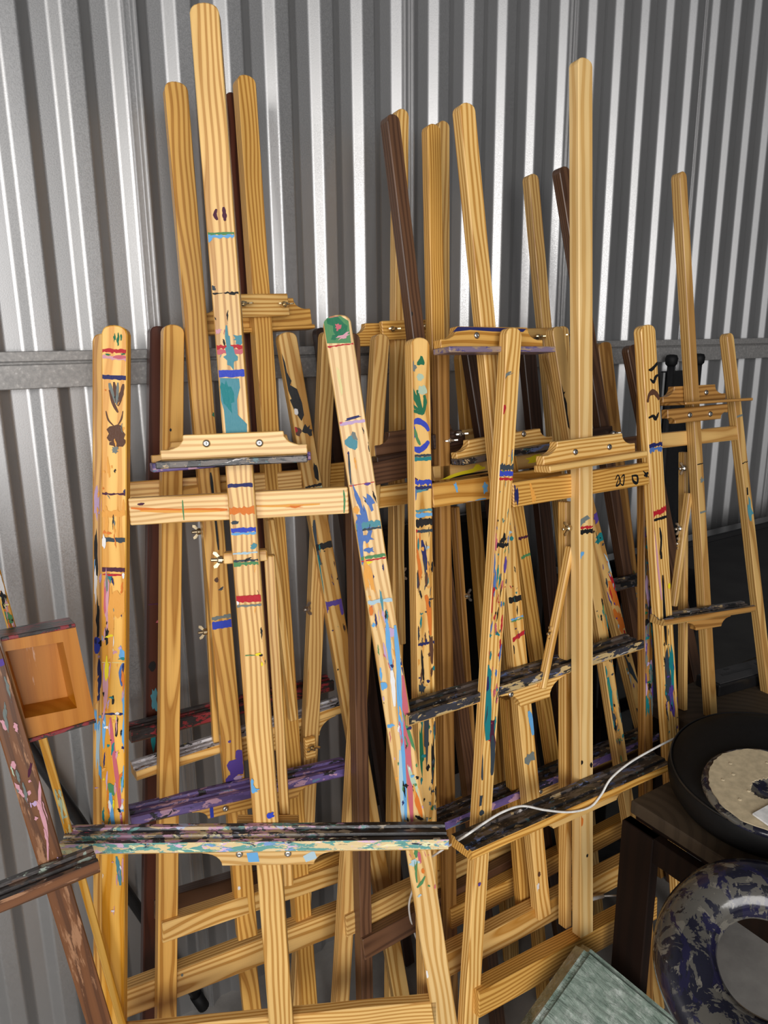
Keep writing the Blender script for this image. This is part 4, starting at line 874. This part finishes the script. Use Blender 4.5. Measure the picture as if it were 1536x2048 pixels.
# black basin: squat turned vessel, wide sloping rim
cb = on_z(1532, 1586, ZT+.03); rb_ = .17
bs = bpy.data.objects.new('basin', None); C.objects.link(bs); 
vd = (CAM-cb); vd.z = 0; vd.normalize(); ta = R(8)
bz = (Vector((0, 0, 1))*math.cos(ta)+vd*math.sin(ta)); bx = Vector((-vd.y, vd.x, 0)); by = bz.cross(bx)
Ob = Vector((cb.x, cb.y, ZT+rb_*.8*math.sin(ta)))
Mb = Matrix(((bx.x, by.x, bz.x, Ob.x), (bx.y, by.y, bz.y, Ob.y), (bx.z, by.z, bz.z, Ob.z), (0, 0, 0, 1))); bs.matrix_world = Mb; tag(bs, 'squat round matt black basin on the dark table at the right edge', 'basin')
rb = (on_z(1336, 1535, ZT+.03)-cb).length
bm = bmesh.new(); lathe(bm, [(rb*.80, 0), (rb*.93, .008), (rb*.985, .025), (rb, .045), (rb*.985, .062), (rb*.93, .074), (rb*.80, .080), (rb*.70, .0815), (rb*.66, .082), (rb*.64, .0822), (rb*.2, .0822)], Matrix(), 72)
link('basin_body', bm, 'black_rubber', bs, None, True)
bm = bmesh.new()
ring = [(rb*.972, .064), (rb*.985, .068), (rb*.975, .071), (rb*.962, .069)]
lathe(bm, ring, Matrix(), 72, True); link('rim_bead', bm, 'black_plastic', bs, None, True)
# clay disc
rd = rb*.64
ds = bpy.data.objects.new('clay_disc', None); C.objects.link(ds); dc = on_plane(1541, 1590, Mb @ Vector((0, 0, .0835)), bz); Md = Mb.copy(); Md.translation = dc; ds.matrix_world = Md; tag(ds, 'round cream clay-covered disc with a blue-black marbled rim lying on the black basin', 'disc')
bm = bmesh.new(); lathe(bm, [(rd*.96, 0), (rd, .004), (rd, .010), (rd*.96, .013), (rd*.30, .013), (rd*.28, .010)], Matrix(), 72); link('disc_plate', bm, 'marble', ds, None, True)
rg = random.Random(5); bm = bmesh.new(); n = 90; o_, i_ = [], []
for i in range(n):
    q = 2*math.pi*i/n; ro = rd*(.915+.02*math.sin(3*q+1)+rg.uniform(-.012, .012)); ri = rd*(.27+.05*math.sin(2*q)+rg.uniform(-.02, .02))
    o_.append(bm.verts.new((ro*math.cos(q), ro*math.sin(q), .0145))); i_.append(bm.verts.new((ri*math.cos(q), ri*math.sin(q), .0145)))
o2 = [bm.verts.new((v.co.x, v.co.y, .0128)) for v in o_]; i2 = [bm.verts.new((v.co.x, v.co.y, .0128)) for v in i_]
for i in range(n):
    j = (i+1) % n; bm.faces.new((o_[i], o_[j], i_[j], i_[i])); bm.faces.new((o2[i], o2[j], o_[j], o_[i])); bm.faces.new((i_[i], i_[j], i2[j], i2[i]))
for (x, y) in ((-.62, .35), (-.55, .1), (-.3, -.2), (-.4, -.45), (-.1, .6), (-.68, -.1)):
    lathe(bm, [(.0035, .0145), (.002, .0155)], Matrix.Translation((x*rd, y*rd, 0)), 8)
link('clay_layer', bm, 'cream_clay', ds)
P = [on_plane(*p, dc+bz*.0165, bz) for p in ((1505, 1629), (1545, 1607), (1600, 1640), (1560, 1668))]
bm = bmesh.new(); a = [bm.verts.new(p) for p in P]; b = [bm.verts.new(p+Vector((0, 0, .003))) for p in P]
bm.faces.new(a[::-1]); bm.faces.new(b)
for i in range(4): bm.faces.new((a[i], a[(i+1) % 4], b[(i+1) % 4], b[i]))
tag(link('card', bm, 'white_card', None, Matrix.Translation((0, 0, -.0008))), 'small white card lying on the cream disc at the right edge', 'card')

# marbled ring leaning on the table edge
cr = CAM+ray(1543, 1938)*1.06
dn = (CAM-cr).normalized(); nz = (dn+Vector((0, 0, 1.0))).normalized()
ax = nz.cross(Vector((0, 0, 1))).normalized(); ay = nz.cross(ax)
Mr = Matrix(((ax.x, ay.x, nz.x, cr.x), (ax.y, ay.y, nz.y, cr.y), (ax.z, ay.z, nz.z, cr.z), (0, 0, 0, 1)))
ro, ri = .161, .072; rm, rt = (ro+ri)/2, (ro-ri)/2
rr = bpy.data.objects.new('ring_frame', None); C.objects.link(rr); rr.matrix_world = Mr; tag(rr, 'large marbled black, navy and grey ring in the bottom right corner', 'ring')
bm = bmesh.new(); seg, ts = 96, 20; rings = []
for i in range(seg):
    q = 2*math.pi*i/seg; rings.append([])
    for k in range(ts):
        p = 2*math.pi*k/ts; r = rm+rt*math.cos(p)*(1+.015*math.sin(3*q)); zz = .036*math.sin(p)*(1 if math.sin(p) > 0 else .8)+.003*math.sin(5*q)
        rings[-1].append(bm.verts.new((r*math.cos(q), r*math.sin(q), zz)))
for i in range(seg):
    for k in range(ts): bm.faces.new((rings[i][k], rings[(i+1) % seg][k], rings[(i+1) % seg][(k+1) % ts], rings[i][(k+1) % ts]))
link('ring_body', bm, 'marble', rr, None, True)
bm = bmesh.new(); lathe(bm, [(ro*.80, -.034), (ro*.93, -.030), (ro*.93, -.026), (ro*.80, -.028)], Matrix(), 72, True); link('ring_underside', bm, 'cream_clay', rr, None, True)

# ------------------------------------------------------------------ wrapped package
nrm = Vector((-.30, -.80, .52)).normalized(); A0 = on_y(1178, 1896, -.735)
P = [on_plane(*p, A0, nrm) for p in ((1178, 1894), (1500, 2160), (1255, 2420), (905, 2280))]
low_ = min(p.z for p in P)
ctr = sum(P, Vector())/4; zx = (P[1]-P[0]).normalized(); zy = nrm.cross(zx).normalized()
wr = bpy.data.objects.new('wrapped_package', None); C.objects.link(wr)
Mw = Matrix(((zx.x, zy.x, nrm.x, ctr.x), (zx.y, zy.y, nrm.y, ctr.y), (zx.z, zy.z, nrm.z, ctr.z), (0, 0, 0, 1))); wr.matrix_world = Mw
tag(wr, 'grey-green package wound in clear stretch film, standing on its corner beside the dark table leg', 'package')
Mi = Mw.inverted(); bm = bmesh.new(); q = [Mi @ p for p in P]
a = [bm.verts.new((v.x, v.y, 0)) for v in q]; b = [bm.verts.new((v.x*1.0, v.y*1.0, -.055)) for v in q]
bm.faces.new(a); bm.faces.new(b[::-1])
for i in range(4): bm.faces.new((a[i], b[i], b[(i+1) % 4], a[(i+1) % 4]))
bmesh.ops.recalc_face_normals(bm, faces=bm.faces[:])
bmesh.ops.bevel(bm, geom=bm.edges[:], offset=.009, segments=3, affect='EDGES')
link('film_wrapping', bm, 'wrap', wr)

# ------------------------------------------------------------------ black things behind the right easels
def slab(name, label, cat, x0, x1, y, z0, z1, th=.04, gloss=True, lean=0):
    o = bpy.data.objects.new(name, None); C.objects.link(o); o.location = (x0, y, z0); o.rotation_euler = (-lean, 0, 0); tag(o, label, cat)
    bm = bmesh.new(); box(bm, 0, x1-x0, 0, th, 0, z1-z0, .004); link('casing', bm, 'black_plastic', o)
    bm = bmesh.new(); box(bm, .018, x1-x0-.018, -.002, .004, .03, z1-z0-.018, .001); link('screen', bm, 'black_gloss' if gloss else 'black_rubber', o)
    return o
tl = on_y(1431, 1059, -.16)
slab('television', 'large black flat screen standing behind the far right easel', 'television', 1.36, 2.75, -.20, 0, tl.z, .05, True)
slab('shade_board', 'dark board added behind the right-hand easels to deepen the shade in their gaps', 'board', .86, 1.34, -.075, .42, 1.16, .02, False)  # added dark sheet, put in to blacken the gaps between the posts
# folded stand with two round-capped tubes
x0 = on_y(1338, 720, -.07).x; x1 = on_y(1402, 720, -.07).x; zt_ = on_y(1370, 708, -.07).z
fs = bpy.data.objects.new('folded_stand', None); C.objects.link(fs); fs.location = (x0, -.07, 0); tag(fs, 'black folded stand with two round-capped tubes against the wall behind the far right mast', 'stand')
for x in (.012, x1-x0-.012):
    bm = bmesh.new(); lathe(bm, [(.011, 0), (.011, zt_-.02)], Matrix.Translation((x, 0, 0)), 14); tb_ = link('tube', bm, 'black_plastic', fs, None, True)
    bm = bmesh.new(); lathe(bm, [(.011, zt_-.035), (.017, zt_-.028), (.019, zt_-.012), (.015, zt_-.002), (.006, zt_)], Matrix.Translation((x, 0, 0)), 16); link('cap', bm, 'black_rubber', fs, None, True)
bm = bmesh.new(); box(bm, .0, x1-x0, .012, .03, .3, zt_-.05, .004); link('back_plate', bm, 'black_plastic', fs)

# ------------------------------------------------------------------ light: daylight from an open door behind and to the left
w = bpy.data.worlds.new('world'); bpy.context.scene.world = w; w.use_nodes = True
nt = w.node_tree; bg = nt.nodes['Background']; tc = nt.nodes.new('ShaderNodeTexCoord'); sp = nt.nodes.new('ShaderNodeSeparateXYZ'); nt.links.new(tc.outputs['Generated'], sp.inputs[0])
rp = nt.nodes.new('ShaderNodeValToRGB'); dt = nt.nodes.new('ShaderNodeVectorMath'); dt.operation = 'DOT_PRODUCT'; dt.inputs[1].default_value = (-.50, -.83, .22)
nt.links.new(tc.outputs['Generated'], dt.inputs[0]); nt.links.new(dt.outputs['Value'], rp.inputs[0])
rp.color_ramp.elements[0].color = (.03, .03, .031, 1); rp.color_ramp.elements[0].position = .0
rp.color_ramp.elements[1].color = (.42, .42, .43, 1); rp.color_ramp.elements[1].position = 1
q = rp.color_ramp.elements.new(.55); q.color = (.10, .10, .102, 1)
nt.links.new(rp.outputs[0], bg.inputs[0]); bg.inputs[1].default_value = 1.0
def area(name, loc, tgt, sx, sy, power, col):
    l = bpy.data.lights.new(name, 'AREA'); l.shape = 'RECTANGLE'; l.size = sx; l.size_y = sy; l.energy = power; l.color = col
    o = bpy.data.objects.new(name, l); C.objects.link(o); o.location = loc
    o.rotation_euler = (Vector(tgt)-Vector(loc)).to_track_quat('-Z', 'Y').to_euler(); return o
area('window_daylight', (-2.3, -2.9, 2.1), (.7, 0, 1.0), 1.0, 1.6, 44, (1, .96, .91))
area('door_daylight', (-.95, -4.3, 1.85), (.8, 0, 1.25), 2.0, 2.2, 122, (1, .975, .95))

sc = bpy.context.scene
sc.view_settings.view_transform = 'Standard'; sc.view_settings.look = 'None'; sc.view_settings.exposure = 0; sc.view_settings.gamma = 1
